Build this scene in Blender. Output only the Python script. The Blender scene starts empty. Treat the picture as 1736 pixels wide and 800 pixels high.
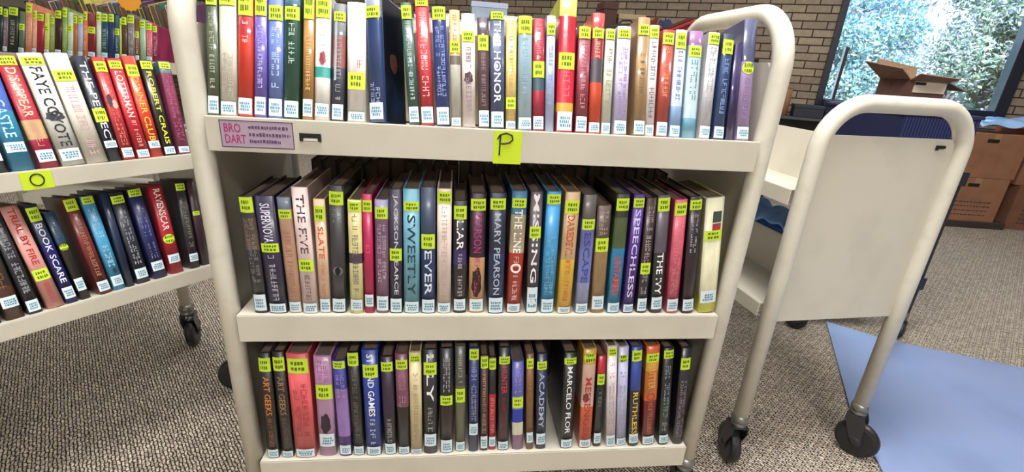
import bpy, bmesh, math, random
from mathutils import Vector, Matrix
random.seed(7)
sc = bpy.context.scene
COL = sc.collection
PI = math.pi

# ------------------------------------------------------------ camera, world, lights, exposure
CAM = Vector((0.3774, -0.7623, 0.9550))
cd = bpy.data.cameras.new('camera')
cd.sensor_width = 36.0
cd.lens = 790.94 * 36 / 1736
cd.clip_start = 0.02
cam = bpy.data.objects.new('camera', cd)
COL.objects.link(cam)
_f = Vector((0.1217, 0.9308, -0.3448)).normalized()
_r = Vector((0.9921, -0.1070, 0.0614)); _r = (_r - _f * _r.dot(_f)).normalized()
_u = _r.cross(_f)
cam.matrix_world = Matrix(((_r.x, _u.x, -_f.x, CAM.x), (_r.y, _u.y, -_f.y, CAM.y), (_r.z, _u.z, -_f.z, CAM.z), (0, 0, 0, 1)))
sc.camera = cam

EXPOSURE = 0.0
KEY_W = 90.0        # the ceiling light over the aisle
FILL_W = 30.0       # the other ceiling lights
SKY = 3.2
sc.view_settings.view_transform = 'Standard'
sc.view_settings.look = 'None'
sc.view_settings.gamma = 1.0
sc.view_settings.use_curve_mapping = False
sc.view_settings.exposure = EXPOSURE
try:
    sc.cycles.max_bounces = 6; sc.cycles.diffuse_bounces = 4; sc.cycles.glossy_bounces = 3
    sc.cycles.transparent_max_bounces = 8; sc.cycles.transmission_bounces = 4
    sc.cycles.caustics_reflective = False; sc.cycles.caustics_refractive = False
    sc.cycles.sample_clamp_indirect = 6
    sc.cycles.use_denoising = True
except Exception:
    pass
w = bpy.data.worlds.new('world'); sc.world = w; w.use_nodes = True
nt = w.node_tree; nt.nodes.clear()
wo = nt.nodes.new('ShaderNodeOutputWorld'); bg = nt.nodes.new('ShaderNodeBackground')
tc = nt.nodes.new('ShaderNodeTexCoord'); sx = nt.nodes.new('ShaderNodeSeparateXYZ'); cr = nt.nodes.new('ShaderNodeValToRGB')
nt.links.new(tc.outputs['Generated'], sx.inputs[0]); nt.links.new(sx.outputs[2], cr.inputs[0])
cr.color_ramp.elements[0].position = 0.0; cr.color_ramp.elements[0].color = (0.78, 0.90, 1.0, 1)
cr.color_ramp.elements[1].position = 0.6; cr.color_ramp.elements[1].color = (0.22, 0.50, 0.95, 1)
nt.links.new(cr.outputs[0], bg.inputs[0]); bg.inputs[1].default_value = SKY
nt.links.new(bg.outputs[0], wo.inputs[0])
sd = bpy.data.lights.new('sun', 'SUN'); sd.energy = 5.5; sd.angle = 0.02; sd.color = (1, 0.95, 0.88)
sun = bpy.data.objects.new('sun', sd); COL.objects.link(sun)
sun.rotation_euler = Vector((0.15, 0.62, -0.75)).to_track_quat('-Z', 'Y').to_euler()

# ------------------------------------------------------------ helpers
def lin(h):
    c = [int(h[i:i + 2], 16) / 255 for i in (0, 2, 4)]
    return tuple(x / 12.92 if x <= 0.04045 else ((x + 0.055) / 1.055) ** 2.4 for x in c) + (1,)

MATS = {}
def mat(name, hexc, rough=0.5, metal=0.0, coat=0.0, coat_rough=0.1, mottle=0.0, mscale=40.0, second=None, bump=0.0, bscale=60.0, spec=0.5, stretch=None):
    key = (name, hexc, rough, metal, coat, mottle, mscale, second, bump)
    if key in MATS: return MATS[key]
    m = bpy.data.materials.new(name); m.use_nodes = True
    t = m.node_tree; b = t.nodes['Principled BSDF']
    b.inputs['Base Color'].default_value = lin(hexc)
    b.inputs['Roughness'].default_value = rough; b.inputs['Metallic'].default_value = metal
    b.inputs['Coat Weight'].default_value = coat; b.inputs['Coat Roughness'].default_value = coat_rough
    b.inputs['Specular IOR Level'].default_value = spec
    if mottle or bump:
        tcn = t.nodes.new('ShaderNodeTexCoord'); mp = t.nodes.new('ShaderNodeMapping')
        t.links.new(tcn.outputs['Object'], mp.inputs[0])
        if stretch: mp.inputs['Scale'].default_value = stretch
    if mottle:
        n = t.nodes.new('ShaderNodeTexNoise'); n.inputs['Scale'].default_value = mscale; n.inputs['Detail'].default_value = 4
        t.links.new(mp.outputs[0], n.inputs['Vector'])
        r = t.nodes.new('ShaderNodeValToRGB'); c = lin(hexc); s = lin(second) if second else tuple(min(1, x * 2.0 + 0.006) for x in c[:3]) + (1,)
        d = tuple(x * (1 - 0.75 * mottle) for x in c[:3]) + (1,)
        e = r.color_ramp.elements; e[0].position = 0.32; e[0].color = d
        e[1].position = 0.72; e[1].color = tuple(c[i] * (1 - mottle) + s[i] * mottle for i in range(3)) + (1,)
        k = e.new(0.5); k.color = c
        t.links.new(n.outputs[0], r.inputs[0]); t.links.new(r.outputs[0], b.inputs['Base Color'])
    if bump:
        n2 = t.nodes.new('ShaderNodeTexNoise'); n2.inputs['Scale'].default_value = bscale; n2.inputs['Detail'].default_value = 3
        t.links.new(mp.outputs[0], n2.inputs['Vector'])
        bp = t.nodes.new('ShaderNodeBump'); bp.inputs['Strength'].default_value = bump; bp.inputs['Distance'].default_value = 0.002
        t.links.new(n2.outputs[0], bp.inputs['Height']); t.links.new(bp.outputs[0], b.inputs['Normal'])
        if coat: t.links.new(bp.outputs[0], b.inputs['Coat Normal'])
    MATS[key] = m
    return m

def link(name, me, parent=None, mats=(), smooth=False):
    for m in mats: me.materials.append(m)
    if smooth:
        for p in me.polygons: p.use_smooth = True
    o = bpy.data.objects.new(name, me); COL.objects.link(o)
    if parent: o.parent = parent
    return o

def obj(name, bm, m, parent=None, smooth=False):
    me = bpy.data.meshes.new(name); bm.normal_update(); bm.to_mesh(me); bm.free()
    return link(name, me, parent, m if isinstance(m, (list, tuple)) else [m], smooth)

def tag(o, label=None, cat=None, group=None, kind=None):
    if label: o['label'] = label
    if cat: o['category'] = cat
    if group: o['group'] = group
    if kind: o['kind'] = kind
    return o

def thing(name, label, cat, mw=None, group=None):
    o = bpy.data.objects.new(name, None); COL.objects.link(o); o.empty_display_size = 0.05
    if mw is not None: o.matrix_world = mw
    return tag(o, label, cat, group)

def box(bm, x0, x1, y0, y1, z0, z1, mi=0, bev=0.0):
    vs = [bm.verts.new((x, y, z)) for z in (z0, z1) for y in (y0, y1) for x in (x0, x1)]
    fs = [(0, 2, 3, 1), (4, 5, 7, 6), (0, 1, 5, 4), (2, 6, 7, 3), (0, 4, 6, 2), (1, 3, 7, 5)]
    F = [bm.faces.new([vs[i] for i in f]) for f in fs]
    for f in F: f.material_index = mi
    if bev:
        es = list({e for f in F for e in f.edges})
        r = bmesh.ops.bevel(bm, geom=es, offset=bev, segments=2, affect='EDGES', profile=0.6)
        for f in r['faces']: f.material_index = mi
    return vs

def tube(bm, pts, r, seg=14, mi=0, caps=True):
    pts = [Vector(p) for p in pts]; rings = []
    t0 = (pts[1] - pts[0]).normalized(); a = t0.orthogonal().normalized()
    for i, p in enumerate(pts):
        if i == 0: t = (pts[1] - pts[0]).normalized()
        elif i == len(pts) - 1: t = (pts[-1] - pts[-2]).normalized()
        else: t = ((pts[i + 1] - p).normalized() + (p - pts[i - 1]).normalized()).normalized()
        a = (a - t * a.dot(t)).normalized(); b = t.cross(a)
        rr = r[i] if isinstance(r, (list, tuple)) else r
        rings.append([bm.verts.new(p + (a * math.cos(2 * PI * k / seg) + b * math.sin(2 * PI * k / seg)) * rr) for k in range(seg)])
    for A, B in zip(rings, rings[1:]):
        for k in range(seg):
            f = bm.faces.new((A[k], A[(k + 1) % seg], B[(k + 1) % seg], B[k])); f.material_index = mi
    if caps:
        f = bm.faces.new(rings[0][::-1]); f.material_index = mi
        f = bm.faces.new(rings[-1]); f.material_index = mi

def lathe(bm, prof, c, axis, seg=24, mi=0):
    axis = Vector(axis).normalized(); a = axis.orthogonal().normalized(); b = axis.cross(a); c = Vector(c)
    rings = []
    for r, h in prof:
        rings.append([bm.verts.new(c + axis * h + (a * math.cos(2 * PI * k / seg) + b * math.sin(2 * PI * k / seg)) * max(r, 1e-5)) for k in range(seg)])
    for A, B in zip(rings, rings[1:]):
        for k in range(seg):
            f = bm.faces.new((A[k], A[(k + 1) % seg], B[(k + 1) % seg], B[k])); f.material_index = mi
    bm.faces.new(rings[0][::-1]).material_index = mi; bm.faces.new(rings[-1]).material_index = mi

def prism(bm, poly, lo, hi, axis='x', mi=0):
    # polygon given in the two other axes, extruded along axis
    def P(p, v):
        return (v, p[0], p[1]) if axis == 'x' else ((p[0], v, p[1]) if axis == 'y' else (p[0], p[1], v))
    A = [bm.verts.new(P(p, lo)) for p in poly]; B = [bm.verts.new(P(p, hi)) for p in poly]
    n = len(poly)
    fs = [bm.faces.new(A[::-1]), bm.faces.new(B)]
    for i in range(n): fs.append(bm.faces.new((A[i], A[(i + 1) % n], B[(i + 1) % n], B[i])))
    for f in fs: f.material_index = mi
    bmesh.ops.recalc_face_normals(bm, faces=fs)

def text_mesh(s):
    c = bpy.data.curves.new('t', 'FONT'); c.body = s; c.size = 1; c.resolution_u = 2; c.offset = 0.012
    o = bpy.data.objects.new('t', c); COL.objects.link(o)
    dg = bpy.context.evaluated_depsgraph_get(); me = bpy.data.meshes.new_from_object(o.evaluated_get(dg))
    bpy.data.objects.remove(o); bpy.data.curves.remove(c)
    return me
TEXT = {}
def text_geo(s):
    if s not in TEXT:
        me = text_mesh(s); vs = [v.co.copy() for v in me.vertices]; fs = [tuple(p.vertices) for p in me.polygons]
        x0 = min(v.x for v in vs); x1 = max(v.x for v in vs); y0 = min(v.y for v in vs); y1 = max(v.y for v in vs)
        TEXT[s] = ([((v.x - x0) / (x1 - x0), (v.y - y0) / (y1 - y0)) for v in vs], fs)
        bpy.data.meshes.remove(me)
    return TEXT[s]

# ------------------------------------------------------------ materials of the place
PAINT = mat('cream_enamel', 'c8c2b3', rough=0.42, coat=0.1, coat_rough=0.3, mottle=0.10, mscale=9, second='beb8a8')
PAINT_TUBE = mat('cream_tube_enamel', 'cdc8ba', rough=0.42, coat=0.2, coat_rough=0.2, mottle=0.12, mscale=30, second='bbb5a7')
RUBBER = mat('black_rubber', '1a1a1c', rough=0.45, coat=0.1)
HUB = mat('dark_hub_plastic', '2b2b2d', rough=0.35)
ZINC = mat('dull_zinc', '8f8d88', rough=0.35, metal=0.8)
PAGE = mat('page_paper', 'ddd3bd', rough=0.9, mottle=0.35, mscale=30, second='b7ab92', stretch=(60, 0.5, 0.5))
PAGE_SHADED = mat('shaded_page_paper', '6e5e50', rough=.9, mottle=.4, mscale=30, second='8c7a68', stretch=(60, .5, .5))  # shade between and under the shelves is painted into this page colour
NEON = mat('neon_sticker_paper', 'c6e336', rough=0.7)
INK = mat('black_ink', '16160f', rough=0.7)
INK_SOFT = mat('olive_ink', '5a6a12', rough=0.7)
LABEL = mat('call_label_paper', 'd6e4ea', rough=0.5)
LABEL_INK = mat('teal_label_ink', '5488a0', rough=0.6)

def carpet_material():
    m = bpy.data.materials.new('loop_carpet'); m.use_nodes = True; t = m.node_tree; b = t.nodes['Principled BSDF']; L = t.links.new
    b.inputs['Roughness'].default_value = 0.95; b.inputs['Specular IOR Level'].default_value = 0.15
    tcn = t.nodes.new('ShaderNodeTexCoord'); mp = t.nodes.new('ShaderNodeMapping'); mp.inputs['Rotation'].default_value = (0, 0, math.radians(-126))
    L(tcn.outputs['Object'], mp.inputs[0])
    # broken ribs of loops
    br = t.nodes.new('ShaderNodeTexBrick'); br.inputs['Scale'].default_value = 1.0
    br.inputs['Brick Width'].default_value = 0.0175; br.inputs['Row Height'].default_value = 0.0074
    br.inputs['Mortar Size'].default_value = 0.0017; br.inputs['Mortar Smooth'].default_value = 0.6
    br.offset = 0.37; br.inputs['Color1'].default_value = lin('d0c6b6'); br.inputs['Color2'].default_value = lin('a89e90'); br.inputs['Mortar'].default_value = lin('38322c')
    dn = t.nodes.new('ShaderNodeTexNoise'); dn.inputs['Scale'].default_value = 90; L(mp.outputs[0], dn.inputs['Vector'])
    mx = t.nodes.new('ShaderNodeMixRGB'); mx.blend_type = 'ADD'; mx.inputs[0].default_value = 0.009
    L(mp.outputs[0], mx.inputs[1]); L(dn.outputs['Color'], mx.inputs[2]); L(mx.outputs[0], br.inputs['Vector'])
    n = t.nodes.new('ShaderNodeTexNoise'); n.inputs['Scale'].default_value = 190; n.inputs['Detail'].default_value = 2; L(mp.outputs[0], n.inputs['Vector'])
    r = t.nodes.new('ShaderNodeValToRGB'); r.color_ramp.elements[0].position = 0.35; r.color_ramp.elements[0].color = (0.45, 0.43, 0.42, 1)
    r.color_ramp.elements[1].position = 0.65; r.color_ramp.elements[1].color = (1.35, 1.32, 1.3, 1); L(n.outputs[0], r.inputs[0])
    m2 = t.nodes.new('ShaderNodeMixRGB'); m2.blend_type = 'MULTIPLY'; m2.inputs[0].default_value = 0.85
    L(br.outputs['Color'], m2.inputs[1]); L(r.outputs[0], m2.inputs[2]); L(m2.outputs[0], b.inputs['Base Color'])
    bp = t.nodes.new('ShaderNodeBump'); bp.inputs['Distance'].default_value = 0.003; bp.inputs['Strength'].default_value = 0.7
    L(br.outputs['Fac'], bp.inputs['Height']); bp.invert = True; L(bp.outputs[0], b.inputs['Normal'])
    return m

def brick_material():
    m = bpy.data.materials.new('tan_brick'); m.use_nodes = True; t = m.node_tree; b = t.nodes['Principled BSDF']; L = t.links.new
    b.inputs['Roughness'].default_value = 0.9
    tcn = t.nodes.new('ShaderNodeTexCoord'); sp = t.nodes.new('ShaderNodeSeparateXYZ'); cb = t.nodes.new('ShaderNodeCombineXYZ')
    L(tcn.outputs['Object'], sp.inputs[0]); L(sp.outputs[0], cb.inputs[0]); L(sp.outputs[2], cb.inputs[1])
    br = t.nodes.new('ShaderNodeTexBrick'); br.inputs['Scale'].default_value = 1.0
    br.inputs['Brick Width'].default_value = 0.205; br.inputs['Row Height'].default_value = 0.068; br.inputs['Mortar Size'].default_value = 0.0055
    br.inputs['Color1'].default_value = lin('a0917c'); br.inputs['Color2'].default_value = lin('877868'); br.inputs['Mortar'].default_value = lin('3a2e26')
    L(cb.outputs[0], br.inputs['Vector'])
    n = t.nodes.new('ShaderNodeTexNoise'); n.inputs['Scale'].default_value = 25; n.inputs['Detail'].default_value = 5; L(tcn.outputs['Object'], n.inputs['Vector'])
    m2 = t.nodes.new('ShaderNodeMixRGB'); m2.blend_type = 'OVERLAY'; m2.inputs[0].default_value = 0.35
    L(br.outputs['Color'], m2.inputs[1]); L(n.outputs[0], m2.inputs[2]); L(m2.outputs[0], b.inputs['Base Color'])
    bp = t.nodes.new('ShaderNodeBump'); bp.inputs['Distance'].default_value = 0.006; bp.inputs['Strength'].default_value = 0.8; bp.invert = True
    L(br.outputs['Fac'], bp.inputs['Height']); L(bp.outputs[0], b.inputs['Normal'])
    return m
BRICK = brick_material()

# ------------------------------------------------------------ the room
def frame(o, X, Y):            # matrix with local x along X, y along Y, z up
    X = Vector(X).normalized(); Y = Vector(Y).normalized(); Z = X.cross(Y)
    return Matrix(((X.x, Y.x, Z.x, o[0]), (X.y, Y.y, Z.y, o[1]), (X.z, Y.z, Z.z, o[2]), (0, 0, 0, 1)))

CEIL = 2.85
# the brick wall with the window: local x runs towards the right along the wall, y points out of the room
wa = math.radians(152)
WX = Vector((-math.cos(wa), -math.sin(wa), 0)); WY = Vector((-WX.y, WX.x, 0))
W0 = Vector((3.539, 3.668, 0))
WM = frame(W0, WX, WY)
wx0, wx1, wz0, wz1 = 0.270, 1.690, 0.770, 2.45     # window opening
WL, WR = -9.92, 4.60                                  # wall ends
def tf(v):
    return WM @ Vector(v)
C_left = tf((WL, 0, 0)); C_right = tf((WR, 0, 0))
bm = bmesh.new(); T_ = 0.22
box(bm, WL, wx0, 0, T_, 0, CEIL); box(bm, wx1, WR, 0, T_, 0, CEIL); box(bm, wx0, wx1, 0, T_, 0, wz0); box(bm, wx0, wx1, 0, T_, wz1, CEIL)
o = obj('wall_window_side', bm, BRICK); o.matrix_world = WM; tag(o, kind='structure')

FX0, FX1, FY0, FY1 = -5.2, 7.6, -3.6, 8.3
_y = lambda x: W0.y + (x - W0.x) / WX.x * WX.y + .12
FLOORPOLY = [(FX0, FY0), (FX1, FY0), (FX1, _y(FX1)), (FX0, _y(FX0))]
bm = bmesh.new(); prism(bm, FLOORPOLY, -0.06, 0.0, 'z')
o = obj('floor', bm, carpet_material()); tag(o, kind='structure')
bm = bmesh.new(); prism(bm, FLOORPOLY, CEIL, CEIL + 0.06, 'z')
o = obj('ceiling', bm, mat('ceiling_tile', 'd8d6ce', rough=0.95, mottle=0.1, mscale=80)); tag(o, kind='structure')
PLAIN = mat('painted_wall', 'cfc9bc', rough=0.85, mottle=0.05, mscale=5)
for nm, a in (('wall_left', (FX0 - .12, FX0, FY0, FY1)), ('wall_right', (FX1, FX1 + .12, FY0, 1.55)), ('wall_back', (FX0, FX1, FY0 - .12, FY0))):
    bm = bmesh.new(); box(bm, a[0], a[1], a[2], a[3], 0, CEIL); tag(obj(nm, bm, PLAIN), kind='structure')

# window: dark frame, narrow side light and glass
DARKMETAL = mat('navy_black_window_metal', '141b2c', rough=0.35, coat=0.3)
bm = bmesh.new(); fw = 0.055
box(bm, wx0, wx0 + fw, -0.03, 0.10, wz0, wz1, bev=.004); box(bm, wx1 - fw - .03, wx1, -0.03, 0.10, wz0, wz1, bev=.004)
box(bm, wx0 + fw, wx1 - fw - .03, -0.03, 0.10, wz0, wz0 + .06, bev=.004); box(bm, wx0 + fw, wx1 - fw - .03, -0.03, 0.10, wz1 - .06, wz1, bev=.004)
win = obj('window_1', bm, DARKMETAL); win.matrix_world = WM; tag(win, kind='structure')
bm = bmesh.new(); box(bm, wx0 + .13, wx0 + .155, 0.0, 0.08, wz0 + .06, wz0 + .52)
obj('mullion', bm, DARKMETAL, win)
gm = bpy.data.materials.new('window_glass'); gm.use_nodes = True; t = gm.node_tree; t.nodes.clear()
go = t.nodes.new('ShaderNodeOutputMaterial'); g1 = t.nodes.new('ShaderNodeBsdfTransparent'); g2 = t.nodes.new('ShaderNodeBsdfGlossy'); gx = t.nodes.new('ShaderNodeMixShader')
g1.inputs[0].default_value = (0.93, 0.97, 1, 1); g2.inputs['Roughness'].default_value = 0.03; gx.inputs[0].default_value = 0.06
t.links.new(g1.outputs[0], gx.inputs[1]); t.links.new(g2.outputs[0], gx.inputs[2]); t.links.new(gx.outputs[0], go.inputs[0])
bm = bmesh.new(); box(bm, wx0 + fw, wx1 - fw - .03, 0.045, 0.051, wz0 + .06, wz1 - .06)
obj('glass_pane', bm, gm, win)

# ceiling lights: fixtures with their own area lights
TROFFER = mat('white_fixture_metal', 'e4e4e0', rough=0.5)
dm = bpy.data.materials.new('lit_diffuser'); dm.use_nodes = True
dm.node_tree.nodes['Principled BSDF'].inputs['Emission Color'].default_value = (1, 0.97, 0.92, 1)
dm.node_tree.nodes['Principled BSDF'].inputs['Emission Strength'].default_value = 3.0
LIGHTS = [(0.40, -0.20, KEY_W, 'above the aisle in front of the carts'), (3.1, -0.3, FILL_W, 'on the right over the blue mat'),
          (-2.2, -0.3, FILL_W * .05, 'over the left cart'), (0.4, 2.6, FILL_W * .7, 'behind the front cart'), (3.1, 2.2, FILL_W * .8, 'near the window wall'),
          (-2.2, 3.0, FILL_W * 1.1, 'over the far left cart'), (0.4, -2.6, FILL_W * 2.9, 'behind the photographer')]
for x, y, e, where in LIGHTS:
    r = thing('ceiling_light', 'rectangular white ceiling light ' + where, 'ceiling light', Matrix.Translation((x, y, CEIL)), 'ceiling lights')
    bm = bmesh.new()
    box(bm, -.62, .62, -.32, -.30, -.05, 0); box(bm, -.62, .62, .30, .32, -.05, 0); box(bm, -.62, -.60, -.30, .30, -.05, 0); box(bm, .60, .62, -.30, .30, -.05, 0)
    obj('fixture_frame', bm, TROFFER, r)
    bm = bmesh.new(); box(bm, -.60, .60, -.30, .30, -.03, -.02); obj('diffuser', bm, dm, r)
    ld = bpy.data.lights.new('ceiling_lamp', 'AREA'); ld.shape = 'RECTANGLE'; ld.size = 1.16; ld.size_y = 0.56; ld.energy = e; ld.color = (1.0, 0.99, 0.975)
    lo = bpy.data.objects.new('ceiling_lamp', ld); COL.objects.link(lo); lo.parent = r; lo.location = (0, 0, -.035)

# outside: lawn and trees seen through the window
bm = bmesh.new(); box(bm, -8, 16, .6, 26, -.75, -.65)
o = obj('outside_lawn', bm, mat('bright_grass', '6f8f4c', rough=1, mottle=.5, mscale=6, second='a8bc70')); o.matrix_world = WM; tag(o, kind='structure')

def leaf_material(nm, cols):
    m = bpy.data.materials.new(nm); m.use_nodes = True; t = m.node_tree; b = t.nodes['Principled BSDF']; L = t.links.new
    b.inputs['Roughness'].default_value = .6
    tcn = t.nodes.new('ShaderNodeTexCoord'); n = t.nodes.new('ShaderNodeTexWhiteNoise'); n.noise_dimensions = '3D'
    q = t.nodes.new('ShaderNodeVectorMath'); q.operation = 'SNAP'; q.inputs[1].default_value = (.05, .05, .05)
    L(tcn.outputs['Object'], q.inputs[0]); L(q.outputs[0], n.inputs[0])
    r = t.nodes.new('ShaderNodeValToRGB'); r.color_ramp.interpolation = 'CONSTANT'; e = r.color_ramp.elements
    e[0].color = lin(cols[0]); e[1].position = 1 / len(cols); e[1].color = lin(cols[1])
    for i, c in enumerate(cols[2:]): k = e.new((i + 2) / len(cols)); k.color = lin(c)
    L(n.outputs[0], r.inputs[0]); L(r.outputs[0], b.inputs['Base Color'])
    b.inputs['Transmission Weight'].default_value = 0
    return m
def tree(cx, cy, cz, rx, rz, cols, label, n, seed, leaf=.055):
    rnd = random.Random(seed)
    mw = WM @ Matrix.Translation((cx, cy, -.65))
    r = thing('tree', label, 'tree', mw, 'trees outside the window')
    bm = bmesh.new(); h = cz + .65
    tube(bm, [(0, 0, 0), (.05, .02, h * .4), (-.04, .05, h * .75), (0, 0, h)], [.13, .1, .07, .03], 10)
    for k in range(9):
        a = k * 2.4; z = h * (.45 + .05 * k)
        tube(bm, [(0, 0, z), (math.cos(a) * rx * .4, math.sin(a) * rx * .4, z + rz * .25), (math.cos(a) * rx * .75, math.sin(a) * rx * .75, z + rz * .45)], [.045, .03, .012], 6)
    obj('trunk', bm, mat('bark', '6a5a50', rough=.95, mottle=.3, mscale=14), r)
    verts, faces = [], []
    _g = lambda: max(-.72, min(.72, rnd.gauss(0, .42)))
    cl = [(_g() * rx, _g() * rx, _g() * rz, rnd.uniform(.18, .36) * rx) for _ in range(60)]
    for i in range(n):
        c = rnd.choice(cl); d = Vector((rnd.gauss(0, 1), rnd.gauss(0, 1), rnd.gauss(0, 1))).normalized() * c[3] * rnd.uniform(.4, 1.1)
        p = Vector((c[0], c[1], c[2] + h)) + d
        a = Vector((rnd.gauss(0, 1), rnd.gauss(0, 1), rnd.gauss(0, 1))).normalized(); b = a.orthogonal().normalized(); s = leaf * rnd.uniform(.6, 1.3)
        k = len(verts); verts += [p - a * s, p + b * s * .5, p + a * s, p - b * s * .5]; faces.append((k, k + 1, k + 2, k + 3))
    me = bpy.data.meshes.new('crown'); me.from_pydata([tuple(v) for v in verts], [], faces)
    link('crown', me, r, [leaf_material('leaves', cols)])
GT = ['b4e0dc', '88c4c8', 'e4f4f0', '5c9c98', 'e4ecb8', 'dcd4ec', 'a0ccd8']
PK = ['dcc8d8', 'b0a4b4', 'e8dce8', '94a090', 'd0b0c0', 'c8d0c0', 'f0e8f0']
YG = ['d4dcb0', 'a8b88c', 'e8ecd0', '8ca488', 'e4d4e8', 'b4c4a0', 'f0e8f4']
tree(0.95, 3.3, 1.30, 1.10, 1.30, GT, 'teal green leafy tree on the left beyond the window', 22000, 1, .036)
tree(3.45, 4.6, 1.55, 1.15, 1.45, YG, 'yellow green leafy tree in the middle beyond the window', 22000, 2, .042)
tree(5.5, 7.6, 1.9, 1.35, 1.6, PK, 'pinkish blossoming tree on the right beyond the window', 14000, 3, .07)
tree(1.9, 8.2, 2.2, 1.75, 2.0, PK, 'tall pale pink tree standing furthest from the window', 16000, 4, .08)

# ------------------------------------------------------------ book trucks
def arc_loop(x, y0, y1, z0, zt, r, n=10):
    pts = [(x, y0, z0), (x, y0, (z0 + zt) / 2), (x, y0, zt - r)]
    for k in range(1, n + 1):
        a = PI / 2 * k / n; pts.append((x, y0 + r - r * math.cos(a), zt - r + r * math.sin(a)))
    m = [(x, y1 - (p[1] - y0), p[2]) for p in pts[::-1]]
    return pts + m

def caster(root, x, y, ztop, rot, wr=.052):
    c = thing_part('caster', root, (x, y, 0), rot)
    bm = bmesh.new()
    lathe(bm, [(.017, ztop + .012), (.021, ztop), (.021, ztop - .008), (.014, ztop - .012), (.019, ztop - .016), (.019, ztop - .024)], (0, 0, 0), (0, 0, 1), 18)
    obj('stem_bearing', bm, ZINC, c, True)
    bm = bmesh.new(); tr = .018
    zt = ztop - .022
    for s in (-1, 1):
        prism(bm, [(-.02, zt), (.02, zt), (.02 + tr * .4, zt - .02), (tr + .014, wr - .006), (tr + .004, wr - .016), (tr - .010, wr - .006), (-.02, zt - .02)], s * .0185 - .0015, s * .0185 + .0015, 'x')
    box(bm, -.019, .019, -.02, .02, zt - .003, zt)
    obj('fork', bm, HUB, c)
    bm = bmesh.new()
    lathe(bm, [(.02, -.0145), (wr - .012, -.0145), (wr - .003, -.011), (wr, -.004), (wr, .004), (wr - .003, .011), (wr - .012, .0145), (.02, .0145)], (0, tr, wr), (1, 0, 0), 32)
    obj('wheel', bm, RUBBER, c, False)
    bm = bmesh.new(); lathe(bm, [(.006, -.023), (.016, -.0165), (.016, .0165), (.006, .023)], (0, tr, wr), (1, 0, 0), 16); obj('axle_hub', bm, HUB, c, True)
    return c
def thing_part(name, parent, loc, rz=0):
    o = bpy.data.objects.new(name, None); COL.objects.link(o); o.parent = parent; o.location = loc; o.rotation_euler = (0, 0, rz); o.empty_display_size = .03
    return o

def book_truck(label, mw, W, D, tiers, lip, p0, p1, hz, r, ty, zb, tilt=None, divider=None, rots=(0, 0, 0, 0), handle=True):
    root = thing('book_truck', label, 'book cart', mw)
    y0, y1 = ty
    for x in (-r, W + r):
        bm = bmesh.new()
        if handle: tube(bm, arc_loop(x, y0, y1, zb, hz, .095), r, 20)
        else:
            for y in (y0, y1): tube(bm, [(x, y, zb), (x, y, (zb + p1) / 2), (x, y, p1 + .02)], r, 20)
        obj('tube_frame', bm, PAINT_TUBE, root, True)
        bm = bmesh.new(); s = 1 if x < 0 else -1
        c = .03
        xi = x + s * r * .25
        prism(bm, [(y0, p0), (y1, p0), (y1, p1 - c), (y1 - c, p1), (y0 + c, p1), (y0, p1 - c)], xi - .003, xi + .003, 'x')
        obj('end_panel', bm, PAINT, root)
    for i, z in enumerate(tiers):
        bm = bmesh.new(); th = .0022
        tl = tilt[i] if tilt else 0
        box(bm, 0, W, 0, .0035, z - lip, z, bev=.0012); box(bm, 0, W, D - .0035, D, z - lip, z, bev=.0012)
        if tl:
            k = math.tan(tl); m = D / 2 - .009; a, b = .009, D - .009
            prism(bm, [(.0005, z), (a, z), (D / 2, z - m * k), (b, z), (D - .0005, z), (D - .0005, z - th), (b, z - th), (D / 2, z - m * k - th), (a, z - th), (.0005, z - th)], .0005, W - .0005, 'x')
        else:
            box(bm, .0005, W - .0005, .0005, D - .0005, z - th, z)
        box(bm, .001, W - .001, .003, .014, z - lip, z - lip + .002); box(bm, .001, W - .001, D - .014, D - .003, z - lip, z - lip + .002)
        obj('shelf', bm, PAINT, root)
        if divider and divider[i]:
            bm = bmesh.new(); zz = z - ((D / 2 - .009) * math.tan(tl) if tl else 0)
            box(bm, .001, W - .001, D / 2 - .0015, D / 2 + .0015, zz, divider[i], bev=.0008)
            obj('divider', bm, PAINT, root)
    k = 0
    for x in (-r, W + r):
        for y in (y0, y1):
            caster(root, x, y, zb, rots[k]); k += 1
    return root

R_ = math.radians
T14, T15, T10 = R_(14), R_(15), R_(10)
P_M = frame((0, 0, 0), (1, 0, 0), (0, 1, 0))
PT, PMID, PB = .8547, .5125, .1790
front_truck = book_truck('cream metal book cart with the P note and three full shelves', P_M, .90, .42, [PT, PMID, PB],   .0525, PB - .05, .985, 1.066, .0172, (.019, .401), .125, tilt=[T14, 0, 0], rots=(R_(35), R_(160), R_(-20), R_(200)))

uo = Vector((.64278761, .76604444, 0)); no = Vector((uo.y, -uo.x, 0))
OO = -.37 * no
OTZ, OLZ = .726, .458
O_M = frame(tuple(OO + uo * -.75 + Vector((0, 0, 0))), uo, -no)
left_truck = book_truck('cream metal book cart on the left with the O note', O_M, .945, .56, [OTZ, OLZ], .033, OLZ - .045, OTZ + .02, 0, .016, (.11, .44), .15, tilt=[T15, T10], rots=(0, R_(160), R_(55), R_(-35)), handle=False)

ux2 = Vector((.99705986, .07662657, 0)); a2 = Vector((1.12043959, .12232439, 0)); X2 = Vector((ux2.y, -ux2.x, 0))
W2 = .80
C2_O = a2 - ux2 * .03 - X2 * (W2 + .018)
C2_M = frame(tuple(C2_O), X2, ux2)
right_truck = book_truck('empty cream two tier book cart at right, seen from its end', C2_M, W2, .402, [.74, .466], .034, .425, .86, .925, .018, (.018, .384), .15, tilt=[R_(6), R_(6)], divider=[.843, .562], rots=(0, 0, R_(75), R_(-60)))

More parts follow.
